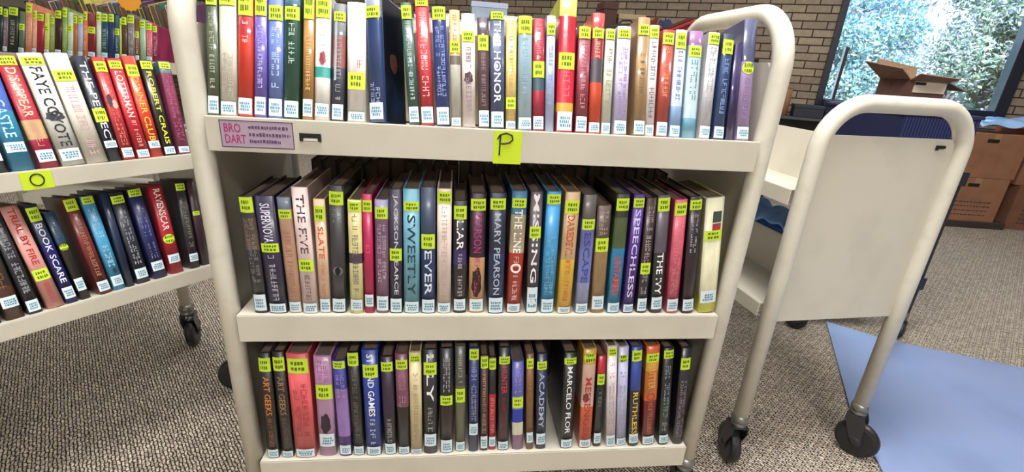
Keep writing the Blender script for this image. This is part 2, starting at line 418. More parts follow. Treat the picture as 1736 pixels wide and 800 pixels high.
NXv = Vector((.764, -.088, 0)).normalized(); NYv = Vector((-NXv.y, NXv.x, 0))
NZ = .866
N0 = Vector((-1.67, 1.725, 0))
N_M = frame(tuple(N0 - NXv * .10), NXv, NYv)
far_truck = book_truck('cream book cart standing behind the left cart, crammed with thin books', N_M, .92, .42, [NZ, .53, .20], .05, .15, .99, 1.06, .019, (.019, .401), .125, tilt=[T14, 0, 0], handle=False)
TOP_ROW = [
 (0.0068, 0.0198, 0.1851, 0.0129, [(0, '4a5440')], 'c8ccb0', None, (0.811, 0.213), (0.982, 0.865), (0.152, 0.015), 'olive green hardback at the left end'),
 (0.0308, 0.0241, 0.1896, 0.0183, [(0, 'c9c5b4')], 'a09088', None, (0.488, 0.146), (0.978, 0.85), (0.109, 0.002), 'plain cream hardback beside the olive one'),
 (0.0549, 0.0222, 0.1893, 0.0299, [(0.634, 'b02a34'), (0, 'cc3222')], 'f0e0e0', None, (0.746, 0.566), (0.969, 0.782), (0.144, 0.018), 'bright red hardback with faint white title'),
 (0.0766, 0.0177, 0.1893, 0.0289, [(0, '6a5aae')], 'cfc8ee', None, (0.754, 0.229), (0.964, 0.79), (0.159, 0.019), 'violet hardback right of the bright red'),
 (0.0981, 0.0217, 0.1892, 0.0235, [(0, '6478b8')], 'c6d2f2', None, (0.717, 0.235), (0.879, 0.767), (0.152, 0.015), 'periwinkle hardback right of the violet'),
 (0.1224, 0.0231, 0.1896, 0.0266, [(0.883, '3a6a80'), (0, '22503f')], 'dfe8dc', None, (0.748, 0.428), (0.874, 0.771), (0.139, 0.008), 'forest green hardback with pale script title'),
 (0.1464, 0.0156, 0.1898, 0.0276, [(0, 'a87a40')], 'e0c080', None, (0.665, 0.202), (0.973, 0.788), (0.16, 0.023), 'golden brown slim hardback'),
 (0.1671, 0.0226, 0.1880, 0.0248, [(0.428, 'dcdad4'), (0.343, '3a9a94'), (0, 'dedbd6')], 'b8b0b8', None, (0.817, 0.586), (0.973, 0.817), (0.134, 0.029), 'white book with teal band and red figure'),
 (0.1904, 0.0187, 0.1763, 0.0316, [(0.734, '70747a'), (0.46, '8a5048'), (0, '3c3f4c')], 'a8a8b8', None, (0.734, 0.181), (0.931, 0.853), (0.145, 0.012), 'dark grey book with reddish patch'),
 (0.2199, 0.0278, 0.1797, 0.0037, [(0, 'd6d0ca')], 'c05050', None, (0.534, 0.445), (0.42, 0.276), (0.085, 0.005), 'thick white book with sticker at mid spine'),
 (0.2531, 0.0255, 0.1958, -0.0174, [(0.814, '8a94a8'), (0, '2c4478')], 'c0cce8', None, (0.318, 0.156), (0.894, 0.805), (0.156, 0.026), 'blue book turned to show its night cover'),
 (0.3081, 0.0177, 0.1851, -0.0852, [(0, '35554c')], 'c8d8d0', None, (0.835, 0.206), (0.976, 0.868), (0.147, 0.018), 'dark green book leaning left'),
 (0.3308, 0.0206, 0.1964, -0.0662, [(0, 'c23038')], 'f4d0d0', None, (0.884, 0.224), (0.991, 0.924), (0.144, 0.018), 'coral red book leaning left'),
 (0.3556, 0.0217, 0.1826, -0.0594, [(0.889, '4c5870'), (0, '2b3f88')], 'b8c4e8', None, (0.841, 0.248), (1.0, 0.889), (0.157, 0.005), 'royal blue book leaning left'),
 (0.3763, 0.0163, 0.1798, -0.0379, [(0.613, 'd0b078'), (0.537, '6a6258'), (0, 'b8b8ac')], 'b08038', None, (0.961, 0.688), (0.738, 0.638), (0.078, 0.0), 'slim tan and grey book'),
 (0.3967, 0.0206, 0.1752, -0.0336, [(0, 'dacbc8')], '604850', None, (0.714, 0.139), (0.847, 0.755), None, 'pinkish white book with black rose mark'),
 (0.4211, 0.0180, 0.1716, -0.0376, [(0.843, '50404c'), (0, '62484e')], '8a7078', None, (0.685, 0.203), (0.843, 0.706), (0.16, 0.013), 'plum brown book with sticker below the top'),
 (0.4428, 0.0223, 0.1822, -0.0324, [(0, '44506e')], 'd8dcec', 'THE HONOR', (0.921, 0.223), (1.025, 0.931), (0.146, 0.002), 'slate blue book with spaced white title'),
 (0.4651, 0.0168, 0.1722, -0.0249, [(0, 'd8be74')], 'a87838', None, (0.858, 0.107), (0.297, 0.189), (0.079, 0.008), 'straw yellow slim book'),
 (0.4880, 0.0222, 0.1784, -0.0313, [(0.838, 'b8d048'), (0, 'a8c4d4')], '6a90b0', None, (0.812, 0.32), (0.99, 0.848), (0.11, 0.003), 'pale blue book with green top'),
 (0.5106, 0.0190, 0.1764, -0.0318, [(0.627, '9c2434'), (0.479, 'a8b030'), (0.363, '35505c'), (0, 'a01c38')], 'e0a0a8', None, (0.959, 0.648), (0.621, 0.479), (0.128, 0.009), 'crimson book with dark picture panel'),
 (0.5290, 0.0142, 0.1823, -0.0241, [(0, 'a8b4d8')], '7c88b8', None, (0.785, 0.222), (0.935, 0.835), None, 'slim lavender blue book'),
 (0.5539, 0.0280, 0.2161, -0.0082, [(0.849, 'dcdc60'), (0.216, 'c42038'), (0.15, 'd8a040'), (0, 'b82c40')], 'e08090', None, (0.499, 0.26), (0.585, 0.464), (0.15, 0.008), 'tallest crimson book with plastic jacket'),
 (0.5825, 0.0204, 0.1699, -0.0072, [(0, '883848')], 'd8a0a8', None, (0.864, 0.227), (0.995, 0.886), (0.154, 0.007), 'dusky rose book right of the tallest'),
 (0.6053, 0.0200, 0.1927, -0.0079, [(0.876, 'c84848'), (0.625, '9c2c34'), (0.429, '4c4450'), (0, 'cc4428')], 'e8c0b0', None, (0.77, 0.625), (0.876, 0.794), (0.092, 0.001), 'red book with orange foot and clear jacket'),
 (0.6257, 0.0162, 0.1704, 0.0016, [(0, 'c4c6b0')], '707060', None, (0.825, 0.212), (0.989, 0.902), (0.109, -0.005), 'slim pale green book'),
 (0.6499, 0.0229, 0.1747, -0.0117, [(0, 'c4bcd8')], '7048a8', None, (0.813, 0.158), (0.973, 0.893), (0.13, 0.002), 'lavender book with purple script'),
 (0.6831, 0.0205, 0.1910, -0.0125, [(0, 'a08058')], '5c4c38', None, (0.705, 0.356), (0.941, 0.853), (0.127, -0.001), 'tan book with crinkled jacket'),
 (0.7024, 0.0160, 0.1813, -0.0093, [(0, 'dcd4d4')], '3c3440', None, (0.855, 0.166), (0.979, 0.886), (0.102, -0.007), 'slim white book with black letters'),
 (0.7245, 0.0208, 0.1756, 0.0104, [(0, 'a84438')], 'e8a070', None, (0.849, 0.29), (0.973, 0.865), (0.139, 0.004), 'brick red book with orange title'),
 (0.7478, 0.0194, 0.1771, 0.0038, [(0.294, 'b8c4dc'), (0, '88a8d4')], '6474a0', None, (0.812, 0.349), (0.973, 0.828), (0.111, -0.001), 'pale blue white book with blue foot'),
 (0.7739, 0.0238, 0.1771, 0.0065, [(0.871, 'a070a8'), (0.19, 'b4ccd4'), (0, '70a8c4')], '4c6878', None, (0.741, 0.357), (0.86, 0.763), None, 'pale aqua book with purple top'),
 (0.8013, 0.0203, 0.1766, 0.0304, [(0, 'c2c0c4')], '888490', None, (0.864, 0.255), (0.989, 0.891), (0.12, 0.007), 'silver grey book with grey title'),
 (0.8268, 0.0199, 0.1755, 0.0313, [(0.796, '38444c'), (0, '2c4474')], '90b0d8', None, (0.769, 0.207), (0.945, 0.813), (0.122, 0.002), 'dark blue book with square sticker'),
 (0.8477, 0.0137, 0.1606, 0.0293, [(0, '2a2050')], '2a2050', '', None, None, None, 'indigo book without stickers'),
 (0.8732, 0.0235, 0.2030, -0.0077, [(0.657, '4c5070'), (0, 'a088b4')], '806898', None, (0.532, 0.19), (0.667, 0.542), (0.116, 0.016), 'tall slate and lavender book at right end'),
]
MIDDLE_ROW = [
 (0.0386, 0.0222, 0.2144, -0.0026, [(0.831, '3c3a3c'), (0.562, '5c4a40'), (0, '2c2c32')], 'b0a8a8', None, (0.831, 0.278), (0.995, 0.874), (0.171, 0.024), 'charcoal book leaning at the left end'),
 (0.0675, 0.0304, 0.2163, -0.0034, [(0, '2c2640')], 'e4e0f0', 'SUPERNOVA', (0.945, 0.624), (0.619, 0.544), (0.089, 0.001), 'dark violet book with white title'),
 (0.0966, 0.0217, 0.2142, -0.0022, [(0.906, '6c7484'), (0, 'd0a890')], 'a06048', None, (0.766, 0.145), (0.901, 0.829), (0.101, -0.004), 'peach book with blue grey top'),
 (0.1229, 0.0256, 0.2330, 0.0030, [(0, 'd4bcb8')], '50404c', 'THE FIVE', (0.949, 0.5), (0.453, 0.357), (0.088, -0.004), 'tall pale pink book'),
 (0.1479, 0.0185, 0.2130, 0.0213, [(0, 'd8b89c')], 'd06038', 'SLATE', (0.777, 0.497), (0.947, 0.821), (0.131, -0.005), 'cream book with orange title'),
 (0.1716, 0.0245, 0.2371, 0.0409, [(0, '38383c')], 'a0a0a4', None, (0.833, 0.723), (0.958, 0.859), (0.118, -0.004), 'glossy black book with round emblem'),
 (0.2032, 0.0224, 0.2137, 0.0319, [(0.551, 'd8cc90'), (0.463, '4c3c4c'), (0, 'd8d098')], '4c4c58', None, (0.894, 0.203), (0.99, 0.913), (0.131, 0.03), 'pale yellow book with dark band'),
 (0.2256, 0.0161, 0.2245, 0.0218, [(0, 'b01c50')], 'e88088', None, (0.6, 0.526), (0.955, 0.862), (0.168, 0.061), 'magenta book'),
 (0.2487, 0.0226, 0.2150, 0.0220, [(0.845, '9890b4'), (0, '84607c')], 'dcd0e0', None, (0.805, 0.286), (0.942, 0.845), (0.159, 0.024), 'mauve book with white letters'),
 (0.2731, 0.0222, 0.2341, 0.0165, [(0, '322c40')], 'c8c0d0', 'JACKSON PEARCE', (0.965, 0.162), (0.546, 0.446), (0.126, 0.006), 'dark violet book with pale border'),
 (0.3013, 0.0275, 0.2359, 0.0088, [(0, '6ca4b8')], '1c3c50', 'SWEETLY', (0.807, 0.161), (0.909, 0.838), (0.1, -0.004), 'teal blue book with dark letters'),
 (0.3314, 0.0252, 0.2399, -0.0011, [(0.662, '38445c'), (0, '223868')], 'd0d8e8', 'EVER', (0.523, 0.159), (0.652, 0.537), (0.119, -0.004), 'navy book with spaced white letters'),
 (0.3601, 0.0248, 0.2378, -0.0064, [(0, 'dcc8bc')], 'b0a0a4', None, (0.873, 0.161), (0.983, 0.895), (0.089, -0.005), 'cream pink book with faint letters'),
 (0.3891, 0.0236, 0.2169, -0.0151, [(0.583, '24222a'), (0.451, '342c64'), (0, '2a2428')], 'f0ecf0', 'LIAR', (0.838, 0.583), (0.961, 0.848), (0.132, 0.024), 'black book with bold white title'),
 (0.4199, 0.0279, 0.2314, -0.0148, [(0.485, '2a1822'), (0, 'cc9c70')], 'b02878', 'PEARSON', (0.849, 0.524), (0.959, 0.868), (0.124, 0.017), 'black and tan book with dark figure'),
 (0.4566, 0.0287, 0.2336, -0.0272, [(0.522, '1c2038'), (0, '1c2c54')], 'a8b4c8', 'MARY PEARSON', (0.846, 0.166), (0.96, 0.873), (0.14, -0.005), 'midnight blue book with blue foot'),
 (0.4903, 0.0268, 0.2378, -0.0107, [(0.821, '3c7494'), (0.515, 'a89c80'), (0, 'a83428')], 'f4f0e8', 'THE LINE', (0.862, 0.515), (0.947, 0.875), (0.08, 0.006), 'blue to red book with white title'),
 (0.5254, 0.0217, 0.2379, -0.0329, [(0, '4c444a')], 'f0ecec', 'MISSING', (0.982, 0.268), (0.732, 0.638), (0.227, 0.006), 'dark grey book with big white letters'),
 (0.5552, 0.0256, 0.2388, -0.0293, [(0, '3c8cc0')], '90d0e8', None, (0.661, 0.164), (0.982, 0.906), (0.123, -0.005), 'sky blue book'),
 (0.5875, 0.0265, 0.2399, -0.0266, [(0.468, 'b0946c'), (0, 'e0b444')], 'c04828', 'DAREDEVIL', (0.824, 0.493), (0.938, 0.838), (0.059, -0.005), 'golden yellow book with red letters'),
 (0.6224, 0.0245, 0.2356, -0.0382, [(0.81, '54504c'), (0.274, '6c74b0'), (0, '8c94b8')], '38408c', 'ESCAPE', (0.701, 0.274), (0.81, 0.725), (0.088, -0.011), 'periwinkle book with grey top'),
 (0.6547, 0.0254, 0.2162, -0.0601, [(0.714, '5c4c48'), (0, 'a0845c')], 'c8b8b0', None, (0.959, 0.741), (0.714, 0.59), (0.167, 0.036), 'short brown and tan book'),
 (0.6861, 0.0249, 0.2388, -0.0542, [(0.816, '303024'), (0.566, '50603c'), (0, '2c80ac')], 'd83838', 'UNTAMED', (0.502, 0.167), (0.968, 0.872), (0.092, 0.006), 'black to blue book with red letters'),
 (0.7171, 0.0223, 0.2387, -0.0544, [(0, '482c80')], 'd8c8f0', 'SPEECHLESS', (0.885, 0.141), (0.973, 0.899), (0.077, -0.011), 'deep purple book with pale letters'),
 (0.7466, 0.0213, 0.2332, -0.0720, [(0.451, '382424'), (0, '2c2830')], 'd0c8cc', None, (0.939, 0.173), (0.456, 0.356), (0.134, 0.017), 'dark brown book with low sticker'),
 (0.7782, 0.0247, 0.2390, -0.1044, [(0.534, '58505c'), (0, '2c2c30')], 'f4f4f4', 'THE IVY', (0.534, 0.17), (0.982, 0.875), (0.143, 0.033), 'smoky black book with bold white title'),
 (0.8125, 0.0251, 0.2323, -0.1054, [(0, 'c45468')], 'e8a0a0', None, (0.855, 0.175), (0.976, 0.87), (0.131, 0.017), 'rose pink book'),
 (0.8465, 0.0251, 0.2393, -0.1252, [(0.488, '221c22'), (0, '2c1820')], 'd8d0d4', None, (0.873, 0.539), (0.977, 0.897), (0.128, 0.022), 'black book with grey and red title'),
 (0.8921, 0.0373, 0.2378, -0.1414, [(0.174, 'ccc8a8'), (0, 'd0cc50')], '8c3038', '', None, (0.734, 0.649), (0.201, 0.09), 'cream book with yellow foot at right end'),
]
BOTTOM_ROW = [
 (0.0225, 0.0221, 0.2488, 0.0370, [(0, '201a18')], 'c87830', 'ART GEEKS', (0.79, 0.43), (0.959, 0.838), (0.087, -0.03), 'black book with orange title at left end'),
 (0.0503, 0.0222, 0.2509, 0.0233, [(0, '241a18')], '907050', 'ART GEEKS', (0.781, 0.423), (0.954, 0.834), (0.063, -0.041), 'second black book with brown title'),
 (0.0858, 0.0395, 0.2479, 0.0196, [(0, 'cc5458')], '8c2c34', None, (0.733, 0.216), (0.958, 0.826), (0.088, -0.043), 'thick salmon red book'),
 (0.1285, 0.0321, 0.2396, 0.0234, [(0.726, 'b888b0'), (0, 'b890b8')], '8c3c88', None, (0.967, 0.743), (0.732, 0.593), (0.235, 0.102), 'lilac book with dark silhouette'),
 (0.1641, 0.0236, 0.2312, -0.0008, [(0.719, '3c3c94'), (0.218, '9070b0'), (0, '4c3074')], 'c8bce8', None, (0.867, 0.629), (1.011, 0.925), (0.119, 0.019), 'violet blue book'),
 (0.1906, 0.0213, 0.2492, -0.0014, [(0, '1c1c18')], '8c8470', None, (0.84, 0.198), (0.995, 0.878), (0.093, -0.039), 'black book with pale olive title'),
 (0.2208, 0.0300, 0.2553, 0.0037, [(0, '20388c')], 'f4f4fc', 'ST MIND GAMES', (0.964, 0.393), (0.871, 0.754), (0.086, -0.025), 'royal blue book with white letters'),
 (0.2542, 0.0234, 0.2392, -0.0064, [(0.446, '2c1c34'), (0, '221c24')], 'c8c0c8', None, (0.384, 0.131), (0.95, 0.86), (0.118, -0.02), 'dark plum book'),
 (0.2819, 0.0236, 0.2454, -0.0065, [(0.491, '744458'), (0, '201a1c')], 'c8a0b0', None, (0.808, 0.491), (0.946, 0.858), (0.078, -0.006), 'black and dusky pink book'),
 (0.3073, 0.0232, 0.2491, -0.0041, [(0, 'c8b890')], '948468', None, (0.821, 0.179), (0.979, 0.914), (0.053, -0.03), 'cream coloured book'),
 (0.3360, 0.0268, 0.2554, -0.0051, [(0.522, '26222a'), (0, '1c1a1e')], 'f0f0f0', 'LILY', (0.958, 0.522), (0.885, 0.772), (0.2, 0.078), 'black book with white and red letters'),
 (0.3692, 0.0259, 0.2577, -0.0125, [(0.468, '16161a'), (0, '281414')], 'c8c8d0', None, (0.959, 0.598), (0.57, 0.48), (0.133, -0.009), 'black book with silver curly title'),
 (0.3983, 0.0202, 0.2601, -0.0227, [(0.645, '4c4c48'), (0, '686850')], 'c4c4a8', None, (0.938, 0.673), (0.618, 0.489), (0.096, -0.014), 'olive grey book'),
 (0.4257, 0.0197, 0.2571, -0.0257, [(0, '242a58')], 'b8c0e0', None, (0.831, 0.305), (0.99, 0.895), (0.287, 0.173), 'navy book with lilac letters'),
 (0.4483, 0.0157, 0.2394, -0.0354, [(0, '3c2420')], 'd0b8a0', None, (0.844, 0.195), (0.989, 0.874), (0.162, 0.029), 'slim brown book'),
 (0.4660, 0.0145, 0.2338, -0.0415, [(0.618, '18181c'), (0, 'b02830')], 'e8b0b0', None, (0.587, 0.197), (0.988, 0.876), (0.149, 0.04), 'slim black and red book'),
 (0.4894, 0.0230, 0.2566, -0.0411, [(0, '181c24')], 'c02038', 'HUNTER', (0.829, 0.572), (0.92, 0.851), (0.089, -0.019), 'black book with red title'),
 (0.5207, 0.0234, 0.2236, -0.0604, [(0.621, '5c60ac'), (0.474, '7080b8'), (0.322, '2038a0'), (0.175, 'c8c4b0'), (0, '8c6884')], 'b8a0d8', None, (0.963, 0.654), (0.615, 0.494), None, 'periwinkle striped book'),
 (0.5470, 0.0148, 0.2428, -0.0700, [(0, '74502c')], 'a07848', None, (0.798, 0.242), (0.954, 0.856), (0.189, 0.077), 'slim tan brown book'),
 (0.5709, 0.0211, 0.2424, -0.0686, [(0, '1c2440')], 'a8b4d0', 'ACADEMY', (0.815, 0.238), (0.925, 0.844), (0.173, 0.053), 'dark navy book beside the gap'),
 (0.6277, 0.0264, 0.2444, -0.0638, [(0, '16161a')], 'e8e8ec', 'MARCELO FLOR', (0.862, 0.162), (0.949, 0.885), (0.095, 0.008), 'black book with tall white letters'),
 (0.6687, 0.0266, 0.2523, -0.0695, [(0.855, 'c89c48'), (0.432, 'cca898'), (0, 'c86038')], 'a83038', 'MESSENGER', (0.729, 0.105), (0.983, 0.861), (0.086, -0.026), 'peach book with orange foot'),
 (0.6966, 0.0166, 0.2353, -0.0751, [(0.811, 'b02430'), (0, '16181c')], '90a8a0', None, (0.622, 0.46), (0.811, 0.698), (0.156, 0.038), 'slim black book with red top'),
 (0.7302, 0.0230, 0.2586, -0.1197, [(0, 'd4c8cc')], 'a890a0', None, (0.852, 0.232), (0.989, 0.918), (0.119, -0.004), 'white book with faint pink letters'),
 (0.7578, 0.0237, 0.2555, -0.1217, [(0, 'b8b8d8')], '8090a8', None, (0.775, 0.167), (0.945, 0.844), (0.077, -0.009), 'pale lavender book'),
 (0.7878, 0.0245, 0.2580, -0.1201, [(0.579, '28408c'), (0, '22222c')], 'dcb848', 'RUTHLESS', (0.562, 0.129), (0.967, 0.867), (0.129, 0.032), 'blue and black book with yellow letters'),
 (0.8262, 0.0313, 0.2575, -0.1185, [(0.906, 'cc6030'), (0.764, 'c8a038'), (0.468, 'b87028'), (0, '6c1820')], 'e89860', 'FLUTTER', (0.838, 0.588), (0.934, 0.849), (0.091, -0.021), 'orange and dark red book'),
 (0.8656, 0.0244, 0.2546, -0.1284, [(0.501, '1c1c20'), (0, '24302c')], 'a8b8b8', None, (0.829, 0.151), (0.978, 0.898), (0.105, 0.019), 'black book with pale green title'),
 (0.9040, 0.0247, 0.2536, -0.1110, [(0.589, '242028'), (0, '28182c')], 'c8b8c0', None, (0.68, 0.079), (0.903, 0.787), None, 'dark purple book at the right end'),
]
LEFT_UPPER_ROW = [
 (-0.1684, 0.0222, 0.1910, -0.0259, [(0, '1c2434')], '8090a0', None, (0.743, 0.393), None, (0.197, 0.103), 'dark navy book at the left edge'),
 (-0.1383, 0.0288, 0.1924, -0.0166, [(0.534, '3858a8'), (0, '3080a8')], 'a8d8e8', 'CASTLE', (0.636, 0.299), (0.936, 0.862), (0.257, 0.167), 'blue book cut by the left edge'),
 (-0.1030, 0.0264, 0.1959, -0.0428, [(0.438, 'a82c3c'), (0.263, 'c09c70'), (0, '98203c')], 'd8c0a0', 'DISAPPEAR', (0.896, 0.465), (0.995, 0.916), (0.166, 0.056), 'crimson book with gold letters'),
 (-0.0694, 0.0328, 0.2015, -0.0483, [(0, 'c4c4bc')], '1c1c28', 'FAYE COYOTE', (0.88, 0.175), (0.965, 0.895), (0.153, 0.044), 'white book with heavy black letters'),
 (-0.0342, 0.0320, 0.2033, -0.0429, [(0, 'd2cdbe')], 'b08090', None, (0.722, 0.071), (0.847, 0.753), None, 'wide cream book'),
 (-0.0050, 0.0214, 0.2006, -0.0213, [(0, '242836')], 'c8ccd4', 'THE PERFECT', (0.947, 0.142), (0.51, 0.381), (0.199, 0.13), 'black book with silver letters'),
 (0.0165, 0.0201, 0.1986, 0.0037, [(0, 'b03438')], 'd88070', None, (0.822, 0.131), (0.961, 0.862), (0.119, 0.024), 'dark red book with small portrait'),
 (0.0419, 0.0225, 0.1975, -0.0015, [(0, 'bc2834')], 'f4d4c8', 'LOTTERMAN', (0.875, 0.42), (0.977, 0.898), (0.088, 0.008), 'bright red book with white title'),
 (0.0667, 0.0218, 0.2043, 0.0095, [(0, 'cc4030')], 'e8b040', 'DINNER CLUB', (0.803, 0.162), (0.916, 0.803), (0.162, 0.09), 'orange red book with yellow letters'),
 (0.0914, 0.0217, 0.1975, 0.0214, [(0, '24241c')], 'e0d048', 'ROBERT CRAIS', (0.881, 0.124), (0.988, 0.905), (0.092, 0.016), 'black book with yellow letters'),
 (0.1177, 0.0221, 0.1955, 0.0563, [(0.876, '5c7478'), (0, '8c3c5c')], 'c07090', None, (0.845, 0.144), (0.988, 0.92), (0.079, 0.014), 'mauve book at the right end'),
]
LEFT_LOWER_ROW = [
 (-0.2383, 0.0246, 0.1969, -0.0309, [(0, '20242c')], '808890', None, (0.763, 0.321), None, (0.183, 0.067), 'dark book at the left edge'),
 (-0.2072, 0.0244, 0.2024, -0.0238, [(0.308, '2c2420'), (0, '4c2c24')], 'a86840', None, (0.694, 0.251), None, (0.216, 0.113), 'black book with rusty art'),
 (-0.1798, 0.0190, 0.2085, -0.0453, [(0, '24262e')], 'c0c0c8', None, (0.855, 0.196), None, (0.127, 0.022), 'dark book with small white letters'),
 (-0.1503, 0.0236, 0.2034, -0.0815, [(0, 'd89890')], 'b02c30', 'TRIAL BY FIRE', (0.973, 0.439), (0.391, 0.283), None, 'salmon pink book with red letters'),
 (-0.1259, 0.0181, 0.2002, -0.0645, [(0.624, '2c3c54'), (0, '1c2068')], 'dcdcf4', 'BOOK SCARE', (0.817, 0.215), (0.972, 0.84), (0.164, 0.049), 'navy book with white letters'),
 (-0.1053, 0.0151, 0.1820, -0.0659, [(0.654, '2c4460'), (0, '2c2824')], '7090a0', None, (0.949, 0.72), (0.674, 0.54), (0.244, 0.102), 'short dark blue and brown book'),
 (-0.0732, 0.0203, 0.2027, -0.0547, [(0, '6c2424')], 'c89c78', None, (0.842, 0.193), (0.988, 0.871), (0.135, 0.031), 'dark red book'),
 (-0.0492, 0.0202, 0.2007, -0.0386, [(0, '4898c4')], 'b8dce8', None, (0.88, 0.251), (1.0, 0.922), (0.152, 0.046), 'light blue book'),
 (-0.0306, 0.0133, 0.2062, 0.0059, [(0, '1c2c48')], '304468', '', None, None, None, 'slim navy book beside the light blue'),
 (-0.0064, 0.0234, 0.1977, -0.0176, [(0, '2c2e3c')], 'c0c4cc', None, (0.861, 0.215), (0.975, 0.893), (0.167, 0.057), 'dark grey book with two title columns'),
 (0.0261, 0.0247, 0.2019, -0.0216, [(0, '24285c')], '8c94c8', None, (0.854, 0.227), (1.0, 0.918), (0.193, 0.09), 'navy purple book'),
 (0.0597, 0.0250, 0.2039, 0.0092, [(0, 'a82434')], 'e8e0d8', 'RAVENSCAR', (0.955, 0.498), (0.458, 0.336), (0.22, 0.124), 'bright red book'),
 (0.0975, 0.0200, 0.2027, 0.0598, [(0, '302c34')], 'a09c70', None, (0.767, 0.184), (0.98, 0.901), (0.17, 0.078), 'black book beside the post'),
 (0.1202, 0.0157, 0.2059, 0.0555, [(0, '3c2430')], '806878', '', None, (0.632, 0.585), None, 'last dark book behind the post'),
]

# ------------------------------------------------------------ books
def bulge(w): return min(.0032, w * .13)
def spine_y(x, w): return -bulge(w) * (1 - (2 * x / w) ** 2)

def rect_on_spine(bm, w, x0, x1, z0, z1, off, mi, n=6):
    cols = []
    for k in range(n + 1):
        x = x0 + (x1 - x0) * k / n; y = spine_y(x, w) - off
        cols.append((bm.verts.new((x, y, z0)), bm.verts.new((x, y, z1))))
    for a, b in zip(cols, cols[1:]):
        bm.faces.new((a[0], b[0], b[1], a[1])).material_index = mi

def glyph_run(bm, w, x0, x1, z0, z1, off, mi, rnd, adv=None, weight=.13):
    # letter-like strokes running down the spine, letter tops towards +x
    h = x1 - x0; adv = adv or h * .8; n = max(1, int((z1 - z0) / adv)); s = h * weight; step = (z1 - z0) / n
    for i in range(n):
        if rnd.random() < .1: continue
        zt = z1 - i * step - step * .12; zb = z1 - (i + 1) * step + step * .12
        pick = rnd.sample(range(6), rnd.choice((2, 3, 3, 4)))
        for q in pick:
            if q == 0: r = (x0, x1, zt - s, zt)
            elif q == 1: r = (x0, x1, zb, zb + s)
            elif q == 2: r = (x1 - s, x1, zb, zt)
            elif q == 3: r = (x0, x0 + s, zb, zt)
            elif q == 4: r = ((x0 + x1) / 2 - s / 2, (x0 + x1) / 2 + s / 2, zb, zt)
            else: r = (x0, x1, (zt + zb) / 2 - s / 2, (zt + zb) / 2 + s / 2)
            rect_on_spine(bm, w, r[0], r[1], r[2], r[3], off, mi, 1)

def title_text(bm, s, w, x0, x1, z0, z1, off):
    pts, fs = text_geo(s)
    # reading downwards: text x -> -z, text y -> +x
    vs = [bm.verts.new((x0 + (x1 - x0) * py, spine_y(x0 + (x1 - x0) * py, w) - off, z1 - (z1 - z0) * px)) for px, py in pts]
    for f in fs:
        try: bm.faces.new([vs[i] for i in f])
        except ValueError: pass

def blend(p, q, k):
    return ''.join('%02x' % int(int(p[i:i + 2], 16) * (1 - k) + int(q[i:i + 2], 16) * k) for i in (0, 2, 4))

